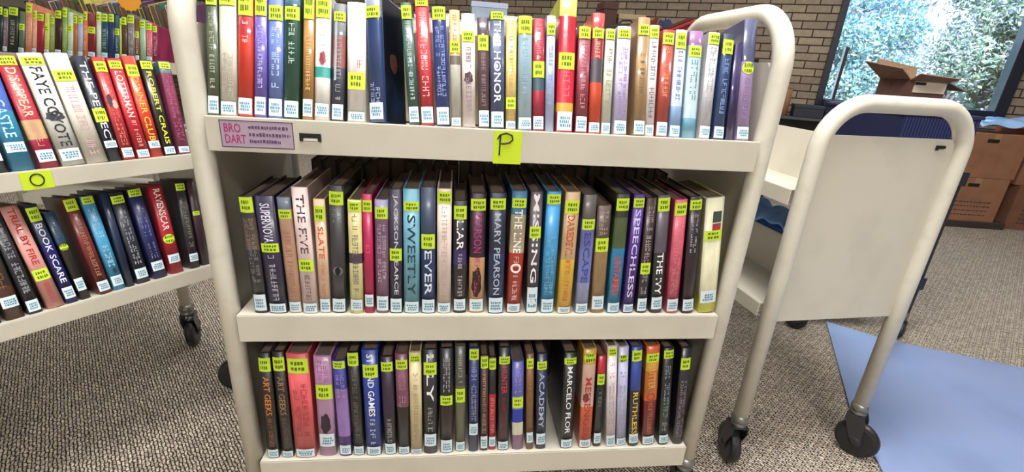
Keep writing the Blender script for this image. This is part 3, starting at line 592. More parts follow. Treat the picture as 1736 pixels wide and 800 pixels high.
def make_book(mw, w, L, D, bands, tc, title, tr, st, cl, label, plastic=0, sticker_round=False, group=None, rnd=random, extra=None, simple=False, kind_name='book', page=PAGE):
    root = thing(kind_name, label, 'book', mw, group)
    th = min(.0028, w * .14); bg_ = bulge(w)
    # z breakpoints, bands listed from the top downwards: (lower edge fraction, colour)
    zs = [L]; ms = []
    for lo_, c in bands:
        zs.append(max(0, lo_) * L); ms.append(c)
    zs[-1] = 0
    mats = []
    idx = []
    for c in ms:
        m = mat('jacket', c, rough=.42, coat=.85 * plastic + .12, coat_rough=.10 if plastic > .5 else .2, mottle=.42, mscale=30, bump=round(.22 * plastic, 2), bscale=60, stretch=(1, 1, .3))
        if m not in mats: mats.append(m)
        idx.append(mats.index(m))
    bm = bmesh.new(); n = 6
    prof = [(-w / 2, D)] + [(-w / 2 + w * k / n, spine_y(-w / 2 + w * k / n, w)) for k in range(n + 1)] + [(w / 2, D)]
    inner = [(w / 2 - th, D)] + [(w / 2 - th, .003), (-w / 2 + th, .003)] + [(-w / 2 + th, D)]
    rows = [[bm.verts.new((x, y, z)) for x, y in prof] for z in zs]
    for i, (A, B) in enumerate(zip(rows, rows[1:])):
        for k in range(len(prof) - 1):
            f = bm.faces.new((A[k], B[k], B[k + 1], A[k + 1])); f.material_index = idx[i]; f.smooth = 1 <= k <= n
    iT = [bm.verts.new((x, y, L)) for x, y in inner]; iB = [bm.verts.new((x, y, 0)) for x, y in inner]
    for k in range(3): bm.faces.new((iT[k], iB[k], iB[k + 1], iT[k + 1])).material_index = idx[-1]
    for (R1, I1, mi) in ((rows[0], iT, idx[0]), (rows[-1], iB, idx[-1])):
        m_ = len(prof) - 1
        bm.faces.new((R1[0], R1[1], I1[2], I1[3])).material_index = mi
        bm.faces.new((R1[m_ - 1], R1[m_], I1[0], I1[1])).material_index = mi
        bm.faces.new([R1[k] for k in range(1, m_)] + [I1[1], I1[2]]).material_index = mi
    bm.faces.new((rows[0][0], iT[3], iB[3], rows[-1][0])).material_index = idx[-1] if len(zs) < 3 else idx[0]
    bm.faces.new((rows[0][-1], iT[0], iB[0], rows[-1][-1])).material_index = idx[-1] if len(zs) < 3 else idx[0]
    # side rims between bands need closing verts: harmless, the strip is inside the fore edge
    bmesh.ops.recalc_face_normals(bm, faces=bm.faces[:])
    me = bpy.data.meshes.new('cover'); bm.to_mesh(me); bm.free()
    link('cover', me, root, mats)
    bm = bmesh.new(); box(bm, -w / 2 + th + .0001, w / 2 - th - .0001, .0034, D - .004, .003, L - .0035)
    obj('page_block', bm, page, root)
    if simple: return root
    if title != '' and tr:
        z0, z1 = sorted((tr[0] * L, tr[1] * L)); z0 = max(.01, z0); z1 = min(L - .004, z1)
        if z1 - z0 > .01:
            bm = bmesh.new()
            if title:
                hw = w * .25 if len(title) < 12 else w * .2
                title_text(bm, title, w, -hw, hw, z0, z1, .0005)
                lo_ = (max(cl) * L if cl else .02 * L) + .006; tops = [z0 - .006] + ([min(st) * L - .004] if st and min(st) * L < z0 and min(st) * L > lo_ else [])
                hi_ = min(tops)
                if hi_ - lo_ > .035: author = bmesh.new(); glyph_run(author, w, -w * .16, w * .16, lo_, hi_, .0005, 0, rnd); obj('author_lettering', author, mat('title_ink', blend(tc, ms[-1], .3), rough=.45), root)
            else:
                hw = w * rnd.choice((.18, .2, .24)); two = w > .021 and rnd.random() < .4
                if two:
                    glyph_run(bm, w, w * .05, w * .30, z0, z1, .0005, 0, rnd, w * .3); glyph_run(bm, w, -w * .30, -w * .05, z0, z1, .0005, 0, rnd, w * .3)
                else: glyph_run(bm, w, -hw, hw, z0, z1, .0005, 0, rnd)
            if len(bm.faces): obj('spine_title', bm, mat('title_ink', tc if title else blend(tc, ms[-1], .25), rough=.45), root)
            else: bm.free()
    if st:
        z0, z1 = sorted((st[0] * L, st[1] * L)); z1 = min(z1, L - .0008)
        bm = bmesh.new()
        if sticker_round:
            r = w * .44; zc = (z0 + z1) / 2; c0 = bm.verts.new((0, spine_y(0, w) - .0007, zc)); ring = []
            for k in range(20):
                x = r * math.cos(2 * PI * k / 20); ring.append(bm.verts.new((x, spine_y(x, w) - .0007, zc + r * math.sin(2 * PI * k / 20))))
            for k in range(20): bm.faces.new((c0, ring[k], ring[(k + 1) % 20]))
        else: rect_on_spine(bm, w, -w * .46, w * .46, z0, z1, .0007, 0)
        hh = (z1 - z0)
        for k, (za, zb_) in enumerate(((.58, .8), (.2, .42))):
            x = -w * .3
            while x < w * .26:
                dx = w * rnd.uniform(.06, .13); rect_on_spine(bm, w, x, x + dx, z0 + hh * (za + rnd.uniform(-.04, .04)), z0 + hh * zb_, .0011, 1, 1); x += dx + w * rnd.uniform(.03, .07)
        obj('genre_sticker', bm, [NEON, INK_SOFT], root)
    if cl:
        z0, z1 = sorted((cl[0] * L, cl[1] * L)); z0 = max(z0, .002)
        bm = bmesh.new(); rect_on_spine(bm, w, -w * .44, w * .44, z0, z1, .0007, 0); hh = z1 - z0
        for za, zb_ in ((.6, .74), (.4, .54), (.2, .34)):
            x = -w * rnd.uniform(.22, .34)
            while x < w * .28:
                dx = w * rnd.uniform(.05, .12); rect_on_spine(bm, w, x, x + dx, z0 + hh * za, z0 + hh * zb_, .0011, 1, 1); x += dx + w * .04
        obj('call_number_label', bm, [LABEL, LABEL_INK], root)
    if extra: extra(root, w, L)
    return root

def place(o, X, inward, zb, tau, b, w, lean, yoff=0.0, D=.14):
    up = Vector((0, 0, math.cos(tau))) + inward * math.sin(tau)
    z = up * math.cos(lean) + X * math.sin(lean); x = X * math.cos(lean) - up * math.sin(lean); y = z.cross(x)
    p = Vector((o[0], o[1], zb)) + X * b + up * (w / 2 * abs(math.sin(lean)) + .0004) + y * (yoff + .0005)
    return Matrix(((x.x, y.x, z.x, p.x), (x.y, y.y, z.y, p.y), (x.z, y.z, z.z, p.z), (0, 0, 0, 1)))

def band_patch(name, colour, x0, x1, f0, f1, shape=None, off=.0006):
    def f(root, w, L):
        bm = bmesh.new()
        if shape == 'blob':
            rr = random.Random(3); zc = (f0 + f1) / 2 * L; hz = (f1 - f0) / 2 * L; pts = []
            for k in range(18):
                a = 2 * PI * k / 18; q = rr.uniform(.75, 1.05); x = (x0 + x1) / 2 * w + (x1 - x0) / 2 * w * math.cos(a) * q
                pts.append(bm.verts.new((x, spine_y(x, w) - off, zc + hz * math.sin(a) * q)))
            bm.faces.new(pts)
        elif shape == 'ring':
            zc = (f0 + f1) / 2 * L; R1 = (x1 - x0) / 2 * w; R2 = R1 * .62
            A = []; B = []
            for k in range(24):
                a = 2 * PI * k / 24
                for R, S in ((R1, A), (R2, B)):
                    x = R * math.cos(a); S.append(bm.verts.new((x, spine_y(x, w) - off, zc + R * math.sin(a))))
            for k in range(24): bm.faces.new((A[k], A[(k + 1) % 24], B[(k + 1) % 24], B[k]))
        else: rect_on_spine(bm, w, x0 * w, x1 * w, f0 * L, f1 * L, off, 0)
        bmesh.ops.recalc_face_normals(bm, faces=bm.faces[:])
        obj(name, bm, mat('cover_art', colour, rough=.4, mottle=.3, mscale=60), root)
    return f
def both(*fs):
    def f(r, w, L):
        for g in fs: g(r, w, L)
    return f
def night_cover(root, w, L):
    bm = bmesh.new(); box(bm, w / 2 + .0001, w / 2 + .0008, .006, .080, .002, L - .002); obj('front_cover', bm, mat('night_cover', '0d0f20', rough=.4, coat=.3, mottle=.7, mscale=14, second='28406c'), root)
    bm = bmesh.new(); vs = []
    rr = random.Random(4)
    for k in range(14):
        a = 2 * PI * k / 14; q = rr.uniform(.7, 1.05); vs.append(bm.verts.new((w / 2 + .0011, .040 + .016 * q * math.cos(a), L * .50 + .020 * q * math.sin(a))))
    bm.faces.new(vs); obj('cover_figure', bm, mat('rust_figure', '5c3828', rough=.4, mottle=.4), root)
EX = {
 'blue book turned to show its night cover': night_cover,
 'white book with teal band and red figure': band_patch('red_figure', '8c3444', -.22, .25, .44, .56, 'blob'),
 'pinkish white book with black rose mark': band_patch('rose_mark', '3c2028', -.36, .36, .38, .50, 'blob'),
 'glossy black book with round emblem': both(band_patch('round_emblem', '6c6c70', -.34, .34, .28, .42, 'ring'), band_patch('emblem_core', '0c0c0e', -.18, .18, .31, .39, 'blob', .0009)),
 'black and tan book with dark figure': band_patch('dark_figure', '2c1814', -.36, .34, .13, .42, 'blob'),
 'blue to red book with white title': band_patch('white_ring', 'f0ece4', -.36, .36, .33, .45, 'ring'),
 'cream book with yellow foot at right end': both(band_patch('emblem_top', '3c4c48', -.1, .38, .80, .89), band_patch('emblem_red', 'a83848', -.1, .38, .72, .79)),
 'lilac book with dark silhouette': band_patch('dark_silhouette', '30202c', -.34, .30, .23, .46, 'blob'),
 'orange and dark red book': band_patch('red_swirl', 'c02c28', -.40, .30, .42, .60, 'ring'),
 'peach book with orange foot': band_patch('dark_swirl', '6c2c28', -.42, .1, .48, .58, 'blob'),
 'dark red book with small portrait': both(band_patch('portrait_shade', '50303c', -.40, .1, .52, .66, 'blob'), band_patch('portrait_face', 'd0b8a0', -.05, .40, .50, .60, 'blob', .0009)),
 'light blue book': band_patch('small_dark_figure', '203848', -.1, .25, .18, .24, 'blob'),
 'dark grey book with big white letters': band_patch('white_patch', 'e8ecec', -.30, .30, .07, .13, 'blob', .0014),
 'dark grey book with reddish patch': band_patch('pale_streak', 'a4a8b0', -.35, -.15, .35, .85),
 'white book with heavy black letters': both(band_patch('dark_band', '34343c', -.44, .44, .40, .50, 'blob'),),
}
ROUND = {'tall slate and lavender book at right end', 'pale lavender book', 'peach book with orange foot', 'bright red book', 'short dark blue and brown book'}

def shelf_row(rows, o, X, inward, zb, tau, depth, plastic, where, group, seed):
    rnd = random.Random(seed)
    for (b, w_, L, lean, bands, tc_, title, tr, st, cl, desc) in rows:
        d = depth * rnd.uniform(.94, 1.0)
        if X.x == 1 and b > .7:
            k = .10 if zb == PB else (.05 if zb == PMID else 0); b -= (b - .7) * k; w_ *= 1 - k
        if desc.startswith('olive green hardback'): w_ = .0165
        if desc.startswith('dark green book leaning'): b += .002; w_ -= .001
        yo = rnd.uniform(0, .004)
        mw = place(o, X, inward, zb, tau, b, w_, lean, yo, d)
        if X.x == 1: b = max(w_ / 2 + .001 + L * math.sin(max(0, -lean)), min(.8985 - w_ / 2 - L * math.sin(max(0, lean)), b))
        mw = place(o, X, inward, zb, tau, b, w_, lean, yo, d)
        if desc.startswith('blue book turned'):
            mw = place(o, X, inward, zb, tau, b, w_, R_(-2.5), yo, d)
            mw = mw @ Matrix.Rotation(R_(-18), 4, 'Z')
            mw.translation += X * -.001
            d = .080
        make_book(mw, w_, L, d, bands, tc_, title, tr, st, cl, desc + where, plastic, desc in ROUND, group, rnd, EX.get(desc), page=PAGE if tau else PAGE_SHADED)

shelf_row(TOP_ROW, (0, .01), Vector((1, 0, 0)), Vector((0, 1, 0)), PT, T14, .135, 1, ', on the front cart top shelf', 'books on the top shelf of the front cart', 11)
shelf_row(MIDDLE_ROW, (0, .01), Vector((1, 0, 0)), Vector((0, 1, 0)), PMID, 0, .15, .3, ', on the front cart middle shelf', 'books on the middle shelf of the front cart', 12)
shelf_row(BOTTOM_ROW, (0, .01), Vector((1, 0, 0)), Vector((0, 1, 0)), PB, 0, .15, .3, ', on the front cart bottom shelf', 'books on the bottom shelf of the front cart', 13)
shelf_row(LEFT_UPPER_ROW, (OO.x - no.x * .009, OO.y - no.y * .009), uo, -no, OTZ, T15, .15, .4, ', on the left cart upper shelf', 'books on the upper shelf of the left cart', 14)
shelf_row(LEFT_LOWER_ROW, (OO.x - no.x * .009, OO.y - no.y * .009), uo, -no, OLZ, T10, .15, .3, ', on the left cart lower shelf', 'books on the lower shelf of the left cart', 15)

# the night cover of the turned book, facing right
# back rows of the front cart: spines face the other side
PAL = ['3c3030', '242830', 'b8ac98', '6c2c30', '2c3c5c', 'c8c0b4', '503c34', '8c8c94', '30443c', 'a08870', 'dcd6cc', '442c48']
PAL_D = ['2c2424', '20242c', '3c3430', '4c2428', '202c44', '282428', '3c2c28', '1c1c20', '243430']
def back_row(zb, tau, x0, x1, hmin, hmax, where, group, seed, pal):
    rnd = random.Random(seed); x = x0; y1 = .42 - .010
    while x < x1 - .02:
        w_ = rnd.uniform(.022, .034)
        if x + w_ > x1: break
        mw = place((0, y1), Vector((-1, 0, 0)), Vector((0, -1, 0)), zb, tau, -(x + w_ / 2), w_, 0, 0)
        make_book(mw, w_ - .0012, rnd.uniform(hmin, hmax), .145 if tau == 0 else .135, [(0, rnd.choice(pal))], 'c0c0c0', '', None, None, None, where, .3, group=group, rnd=rnd, simple=True, page=PAGE if tau else PAGE_SHADED)
        x += w_
back_row(PT, T14, .03, .885, .185, .205, 'hardback in the back row of the front cart top shelf', 'back row on the top shelf', 31, ['c8c4c0', 'd8d4d0', 'a8b0b8', 'c0b8c0', 'd0ccc0'])
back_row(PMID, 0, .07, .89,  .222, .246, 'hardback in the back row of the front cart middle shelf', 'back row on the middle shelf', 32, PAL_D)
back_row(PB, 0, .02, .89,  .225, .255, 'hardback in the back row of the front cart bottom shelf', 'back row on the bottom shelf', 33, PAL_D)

# books on the far left cart: (left edge px order) width, height, lean, colour, wording
FAR = [
 (.040, .20, 6, ['20242a'], 'black green book at the left edge'), (.024, .19, 9, ['70606c'], 'mauve grey leaning book'), (.050, .20, 4, ['1c2820'], 'thick dark green book'),
 (.030, .18, 6, ['5c7058'], 'grey green book'), (.034, .22, 3, ['d88c70'], 'salmon pink book'), (.022, .19, 2, ['e0a080'], 'slim peach book'), (.034, .18, 0, ['a01c38'], 'crimson book'),
 (.026, .18, 3, ['c8cc60'], 'yellow green book'), (.024, .17, 1, ['8a9c50'], 'slim olive book'), (.034, .20, 1, ['38181e'], 'dark maroon book'), (.026, .21, 3, ['88a850'], 'leaf green book'),
 (.028, .19, 3, ['c0d8b8'], 'pale mint book'), (.020, .18, 1, ['b06838'], 'slim rust book'), (.026, .18, 3, ['a0b0cc'], 'pale blue grey book'), (.022, .20, 2, ['d87c48'], 'orange book'),
 (.040, .19, 1, ['7c1c24'], 'dark red book'), (.024, .20, 2, ['d0dcc8'], 'slim off white book'), (.034, .20, 4, ['1c4858'], 'teal navy book'), (.030, .20, 2, ['203460'], 'deep navy book'),
 (.024, .19, 1, ['2c5860'], 'slim sea green book'), (.008, .18, 0, ['d8d850'], 'very thin yellow book'), (.028, .19, 1, ['4c3c24'], 'brown book'), (.036, .20, 2, ['80787c'], 'silver grey patterned book'),
 (.022, .18, 0, ['7c5430'], 'slim tan brown book'), (.030, .18, 0, ['a0c0a0'], 'pale sage book'), (.032, .17, -4, ['d06878'], 'coral pink book at the right end'), (.024, .16, -4, ['88284c'], 'slim wine red book at the right end'),
]
tot = sum(f[0] for f in FAR); xx = .065; sc_ = (.80 - .065) / tot / 1.02
NO = (N0 - NXv * .10)
rnd = random.Random(5)
for i, (w_, L, le, cs, desc) in enumerate(FAR):
    w_ *= sc_; le = R_(5.0 - 5.0 * i / 26)
    st = (.80, .97) if i % 4 != 3 else (.55, .70)
    mw = place((NO.x + NYv.x * .009, NO.y + NYv.y * .009), NXv, NYv, NZ, T14, xx + w_ / 2, w_, le)
    make_book(mw, w_ * .93, L, .13, [(0, cs[0])], 'e0e0d8', None if i % 3 else '', (.15, .7), st, (.02, .12) if i % 2 else None, desc + ', on the far left cart top shelf', .4, group='front row on the far left cart', rnd=rnd)
    xx += w_ * 1.02
xx = .06
FB = ['2c2c34', 'd8b078', '3c6c50', '8c2c40', 'c8c8c0', '30487c', 'b8703c', '485c38', '5c3c5c', 'd4d060']
k = 0
while xx < .86:
    w_ = rnd.uniform(.022, .034); c = FB[k % 10]
    mw = place((NO.x + NYv.x * .411 , NO.y + NYv.y * .411), -NXv, -NYv, NZ, T14, -(xx + w_ / 2), w_, 0)
    make_book(mw, w_ - .0014, rnd.uniform(.262, .295), .13, [(0, c)], 'c0c0c0', '', None, None, None, 'taller book in the back row of the far left cart', .3, group='back row on the far left cart', rnd=rnd, simple=True, page=PAGE_SHADED)
    xx += w_; k += 1

# ------------------------------------------------------------ notes and plates fixed on the shelf lips
def flat_text(bm, s, x0, x1, z0, z1, y, mi):
    pts, fs = text_geo(s)
    vs = [bm.verts.new((x0 + (x1 - x0) * px, y, z0 + (z1 - z0) * py)) for px, py in pts]
    for f in fs:
        try: bm.faces.new([vs[i] for i in f]).material_index = mi
        except ValueError: pass
def stroke(bm, pts, r, y, mi):
    tube(bm, [(x, y, z) for x, z in pts], r, 6, mi)
NOTE = mat('lime_note_paper', 'c4dc28', rough=.8)
o = thing('shelf_note', 'lime sticky note with a handwritten P hanging on the front cart top shelf', 'note', P_M @ Matrix.Translation((.437, -.0006, .800)))
bm = bmesh.new(); box(bm, 0, .046, -.0006, 0, 0, .0535); obj('note_paper', bm, NOTE, o)
bm = bmesh.new(); stroke(bm, [(.010, .014), (.0105, .046)], .0013, -.0012, 0)
stroke(bm, [(.006, .040), (.010, .047), (.020, .050), (.029, .047), (.031, .040), (.026, .035), (.018, .033), (.012, .033)], .0013, -.0012, 0); obj('letter_p', bm, INK, o)
OM_ = frame(tuple(OO), uo, -no)
o = thing('shelf_note', 'lime sticky note with a handwritten O hanging on the left cart', 'note', OM_ @ Matrix.Translation((-.149, -.0006, .693)))
bm = bmesh.new(); box(bm, 0, .042, -.0006, 0, 0, .0315); obj('note_paper', bm, NOTE, o)
bm = bmesh.new(); stroke(bm, [(.021 + .009 * math.cos(a * PI / 9), .017 + .0105 * math.sin(a * PI / 9)) for a in range(19)], .0010, -.0012, 0); obj('letter_o', bm, INK, o)

o = thing('maker_plate', 'lilac maker sticker with magenta lettering on the front cart top shelf', 'sticker', P_M @ Matrix.Translation((.021, -.0004, .8095)))
bm = bmesh.new(); box(bm, 0, .106, -.0005, 0, 0, .041); obj('plate', bm, mat('lilac_vinyl', 'a796a8', rough=.5), o)
bm = bmesh.new()
for a in ((0, .106, 0, .0012), (0, .106, .0398, .041), (0, .0012, 0, .041), (.1048, .106, 0, .041)): box(bm, a[0], a[1], -.0009, -.0005, a[2], a[3])
obj('plate_border', bm, mat('dark_plum_vinyl', '5c4058', rough=.5), o)
bm = bmesh.new(); flat_text(bm, 'BRO', .006, .030, .0225, .036, -.0010, 0); flat_text(bm, 'DART', .006, .036, .006, .0195, -.0010, 0)
for k in range(3): pass
obj('large_lettering', bm, mat('magenta_ink', 'a82868', rough=.5), o)
bm = bmesh.new(); rr = random.Random(2)
for zl, xa, xb in ((.029, .041, .100), (.018, .041, .101), (.008, .041, .086)):
    x = xa
    while x < xb:
        d = rr.uniform(.0018, .004); box(bm, x, min(x + d, xb), -.0009, -.0005, zl + rr.uniform(-.0006, .0004), zl + rr.uniform(.0034, .0052)); x += d + rr.uniform(.0008, .002)
obj('small_lettering', bm, mat('plum_ink', '5c3c60', rough=.5), o)
o = thing('label_holder', 'small black label clip beside the lilac sticker', 'label clip', P_M @ Matrix.Translation((.136, -.0004, .8235)))
bm = bmesh.new(); box(bm, 0, .032, -.003, 0, .005, .012, bev=.0006); box(bm, 0, .0045, -.003, 0, 0, .006); box(bm, .0275, .032, -.003, 0, 0, .006); obj('clip', bm, mat('gloss_black', '18181a', rough=.3), o)
bm = bmesh.new(); box(bm, .006, .026, -.0012, 0, .0005, .005); obj('paper_slip', bm, mat('slip_paper', 'ece8e0', rough=.8), o)
# small black plate on the end of the right cart
o = thing('label_holder', 'small black label clip at top of the right cart end panel', 'label clip', C2_M @ Matrix.Translation((W2 + .0185, .316, .838)) @ Matrix.Rotation(PI / 2, 4, 'Z'))
bm = bmesh.new(); box(bm, 0, .021, -.003, .004, .003, .009); box(bm, 0, .003, -.003, .004, -.001, .004); obj('clip', bm, mat('gloss_black', '18181a', rough=.3), o)
# clips on the front cart's end panel
o = thing('binder_clip', 'black binder clip gripping the right end panel of the front cart', 'clip', P_M @ Matrix.Translation((.915, .10, .972)))
bm = bmesh.new(); prism(bm, [(-.006, 0), (.006, 0), (.0025, .019), (-.0025, .019)], -.012, .012, 'y'); tube(bm, [(-.004, 0, .018), (-.012, 0, .034), (-.010, 0, .040), (-.003, 0, .026)], .0012, 6); obj('clip_body', bm, INK, o)

# ------------------------------------------------------------ right cart: cloth on the lower divider
def cloth_obj(name, label, mw, fn, nu, nv, m, thick=.004, cat='cloth'):
    bm = bmesh.new(); g = [[bm.verts.new(fn(i / nu, j / nv)) for j in range(nv + 1)] for i in range(nu + 1)]
    for i in range(nu):
        for j in range(nv): bm.faces.new((g[i][j], g[i + 1][j], g[i + 1][j + 1], g[i][j + 1]))
    bmesh.ops.recalc_face_normals(bm, faces=bm.faces[:])
    r = bmesh.ops.solidify(bm, geom=bm.faces[:], thickness=thick)
    o = obj(name, bm, m, None, True); o.matrix_world = mw; tag(o, label, cat); return o
BLUE_CLOTH = mat('blue_plastic_cloth', '7cacf0', rough=.55, mottle=.35, mscale=25, second='98bcf0', bump=.5, bscale=40)
def fold(u, v):
    a = (v - .5) * 2; y = .201 + .075 * a; base = .624 - .018 * abs(a) ** 1.6
    return (.30 + .45 * u, y, base + .007 * math.sin(u * 19 + v * 4) + .006 * math.sin(u * 41 + v * 9))
cloth_obj('folded_cloth', 'crumpled blue plastic cloth lying in the lower tier of the right cart', C2_M, fold, 40, 16, BLUE_CLOTH)
def pile(bm, x0, x1, y0, y1, z0, z1):
    box(bm, x0, x1, y0, y1, z0, z1, bev=.006)
for s, nm in ((0, 'near'),):
    o = thing('fabric_bundle', 'folded blue bundle under the crumpled cloth in the right cart', 'bundle', C2_M)
    bm = bmesh.new(); pile(bm, .32, .70, .206, .28, .470, .570); obj('bundle', bm, mat('blue_bundle_fabric', '4470b4', rough=.8, mottle=.3, mscale=20), o)

# ------------------------------------------------------------ blue mat
MAT_BLUE = mat('pale_blue_vinyl', '7f90b8', rough=.4, coat=.6, coat_rough=.3, mottle=.35, mscale=1.8, second='98a0b8', bump=.25, bscale=18)  # broad two-tone mottle paints in the fading reflection of the window
bm = bmesh.new()
prism(bm, [(1.966, .828), (1.632, .313), (1.516, .067), (1.30, -.42), (2.55, -1.05), (3.55, .03), (2.507, .486), (2.113, .686)], .0005, .006, 'z')
o = obj('floor_sheet', bm, MAT_BLUE); tag(o, 'large pale blue vinyl sheet lying on the carpet at the right', 'floor mat')

# ------------------------------------------------------------ dark utility cart behind with a navy bin and a carton
UX = Vector((.99, -.12, 0)).normalized(); UY = Vector((-UX.y, UX.x, 0))
U_M = frame((1.80, .775, 0), UX, UY)
BLACKMET = mat('black_cart_metal', '202024', rough=.4, coat=.2)
uc = thing('utility_cart', 'black wheeled cart standing behind the right cart on the blue sheet', 'cart', U_M)
UW, UD = .40, .55
for x in (0, UW):
    for y in (0, UD):
        bm = bmesh.new(); box(bm, x - .014, x + .014, y - .014, y + .014, .10, .66, bev=.002); obj('post', bm, BLACKMET, uc)
        caster(uc, x, y, .10, R_(60) if x == 0 else R_(150), .04)
for z in (.22, .64):
    bm = bmesh.new(); box(bm, -.02, UW + .02, -.02, UD + .02, z, z + .02, bev=.003); box(bm, -.02, UW + .02, -.022, -.018, z, z + .05); box(bm, -.02, UW + .02, UD + .018, UD + .022, z, z + .05)
    obj('tray', bm, BLACKMET, uc)
# navy ribbed bin on its top tray
B_M = U_M @ Matrix.Translation((.302, UD / 2 - .015, .6601))
bn = thing('storage_bin', 'navy ribbed bin on the black cart seen through the right cart handle', 'bin', B_M)
NAVY = mat('navy_plastic', '1e2446', rough=.5, bump=.3, bscale=70)
bm = bmesh.new(); w0, d0, h0 = .118, .22, .222
prism(bm, [(-w0 - .02, -d0), (w0 + .02, -d0), (w0 + .02, d0), (-w0 - .02, d0)], 0, .008, 'z')
for s in (-1, 1):
    box(bm, s * (w0 + .02) - .003, s * (w0 + .02) + .003, -d0, d0, 0, h0); box(bm, -w0 - .02, w0 + .02, s * d0 - .003, s * d0 + .003, 0, h0)
obj('bin_body', bm, NAVY, bn)
bm = bmesh.new()
for k in range(24):
    x = -w0 - .01 + (2 * w0 + .02) * k / 23; tube(bm, [(x, -d0 - .004, .006), (x, -d0 - .004, h0 - .016)], .003, 6)
obj('ribs', bm, mat('navy_rib_plastic', '262c54', rough=.45), bn)
bm = bmesh.new()
for s in (-1, 1):
    box(bm, s * (w0 + .022) - .007, s * (w0 + .022) + .007, -d0 - .008, d0 + .008, h0 - .012, h0, bev=.002); box(bm, -w0 - .015, w0 + .015, s * (d0 + .001) - .007, s * (d0 + .001) + .007, h0 - .012, h0, bev=.002)
box(bm, -w0 - .015, w0 + .015, -d0, d0, h0 - .006, h0 - .002)
obj('lid_rim', bm, NAVY, bn)
# carton with open flaps on the bin
CARD = mat('corrugated_card', '9c7c62', rough=.9, mottle=.18, mscale=20, second='b89878')
CARD_D = mat('printed_card', '5c3c34', rough=.85, mottle=.25, mscale=30)
K_M = U_M @ Matrix.Translation((.262, .19, .8825))
kb = thing('carton', 'open cardboard carton with raised flaps in front of the window', 'cardboard box', K_M)
bm = bmesh.new(); kw, kd, kh = .145, .16, .112
for a in ((0, kw, 0, .004), (0, kw, kd - .004, kd), (0, .004, .004, kd - .004), (kw - .004, kw, .004, kd - .004)): box(bm, a[0], a[1], a[2], a[3], 0, kh)
box(bm, .004, kw - .004, .004, kd - .004, 0, .004); obj('carton_body', bm, CARD_D, kb)
def flap(bm, p, q, r_, s_, t=.0035):
    P = [Vector(v) for v in (p, q, r_, s_)]; n = (P[1] - P[0]).cross(P[3] - P[0]).normalized() * t
    A = [bm.verts.new(v) for v in P]; B = [bm.verts.new(v + n) for v in P]
    fs = [bm.faces.new(A[::-1]), bm.faces.new(B)]
    for i in range(4): fs.append(bm.faces.new((A[i], A[(i + 1) % 4], B[(i + 1) % 4], B[i])))
    bmesh.ops.recalc_face_normals(bm, faces=fs)
bm = bmesh.new(); flap(bm, (-.005, -.002, kh), (kw, -.002, kh - .004), (kw + .005, -.045, kh + .012), (-.005, -.045, kh + .022)); obj('flap', bm, CARD, kb)
bm = bmesh.new(); flap(bm, (0, kd, kh), (kw, kd, kh), (kw + .005, kd + .02, kh + .05), (-.02, kd + .02, kh + .075)); obj('flap', bm, CARD, kb)
bm = bmesh.new(); flap(bm, (0, 0, kh), (0, kd, kh), (-.075, kd + .01, kh + .06), (-.06, -.02, kh + .035)); obj('flap', bm, CARD, kb)
bm = bmesh.new(); flap(bm, (kw, 0, kh), (kw, kd, kh), (kw + .085, kd - .02, kh - .025), (kw + .085, -.0, kh - .03)); obj('flap', bm, mat('grey_card', '6a625e', rough=.9), kb)  # right flap in plain grey card
bm = bmesh.new(); box(bm, .02, kw - .004, -.0035, .0, .066, .106); obj('paper_label', bm, mat('pale_label_paper', 'd4c4b4', rough=.8), kb)
bm = bmesh.new(); box(bm, .02, .06, -.006, -.0035, .094, .104); obj('hand_hole', bm, INK, kb)
# crumpled clear film next to the carton
def film(u, v): return (kw + .012 + .06 * u, .02 + .14 * v,   .03 + .06 * abs(math.sin(u * 9 + v * 3)) * (1 - abs(v - .5)) + .012 * math.sin(v * 23))
cloth_obj('plastic_film', 'crumpled pale plastic film beside the open carton', K_M, film, 22, 16, mat('pale_film', 'cfe0ea', rough=.25, coat=.5, bump=.5), .002, 'plastic film')

# ------------------------------------------------------------ stacked moving boxes at the right
def carton(label, mw, wx, dy, hz, m, marks=True, seed=0):
    r = thing('cardboard_box', label, 'cardboard box', mw, 'cardboard boxes at the right')
    bm = bmesh.new(); box(bm, 0, wx, 0, dy, 0, hz, bev=.004); PR = mat('grey_print', '4a3c3c', rough=.8)
    if marks:
        rr = random.Random(seed)
        for k in range(4):
            x = wx * .12
            while x < wx * .8:
                d = rr.uniform(.008, .03); box(bm, x, x + d, -.0012, .0002, hz * (.14 + .10 * k), hz * (.14 + .10 * k) + .008, 1); x += d + .009
    obj('box_body', bm, [m, PR], r)
    bm = bmesh.new(); box(bm, 0.004, wx - .004, dy / 2 - .028, dy / 2 + .028, hz, hz + .0006); box(bm, wx / 2 - .026, wx / 2 + .026, -.0006, 0, hz * .8, hz + .0006); obj('packing_tape', bm, mat('packing_tape', 'a4805c', rough=.3, coat=.4), r)
    bm = bmesh.new(); box(bm, wx * .36, wx * .36 + .085, -.0012, -.0002, hz * .80, hz * .80 + .026, bev=.0005); obj('hand_hole', bm, INK, r)
    return r
BR1 = mat('brown_card', '94684e', rough=.9, mottle=.2, mscale=9, second='a87c5c'); BR2 = mat('dark_brown_card', '7c5440', rough=.9, mottle=.2, mscale=9); ORG = mat('orange_printed_card', 'b05434', rough=.8, mottle=.25, mscale=7)
def KX(x, y, z, rz=-8): return Matrix.Translation((x, y, z)) @ Matrix.Rotation(R_(rz), 4, 'Z')
bm = bmesh.new(); box(bm, 0, .56, 0, .45, 0, .05, bev=.004); o = obj('base_slab', bm, mat('dark_slab', '3a3028', rough=.9)); o.matrix_world = KX(3.97, 2.24, 0); tag(o, 'low dark board under the cardboard stack', 'slab')  # flat dark slab filling the strip below the left box
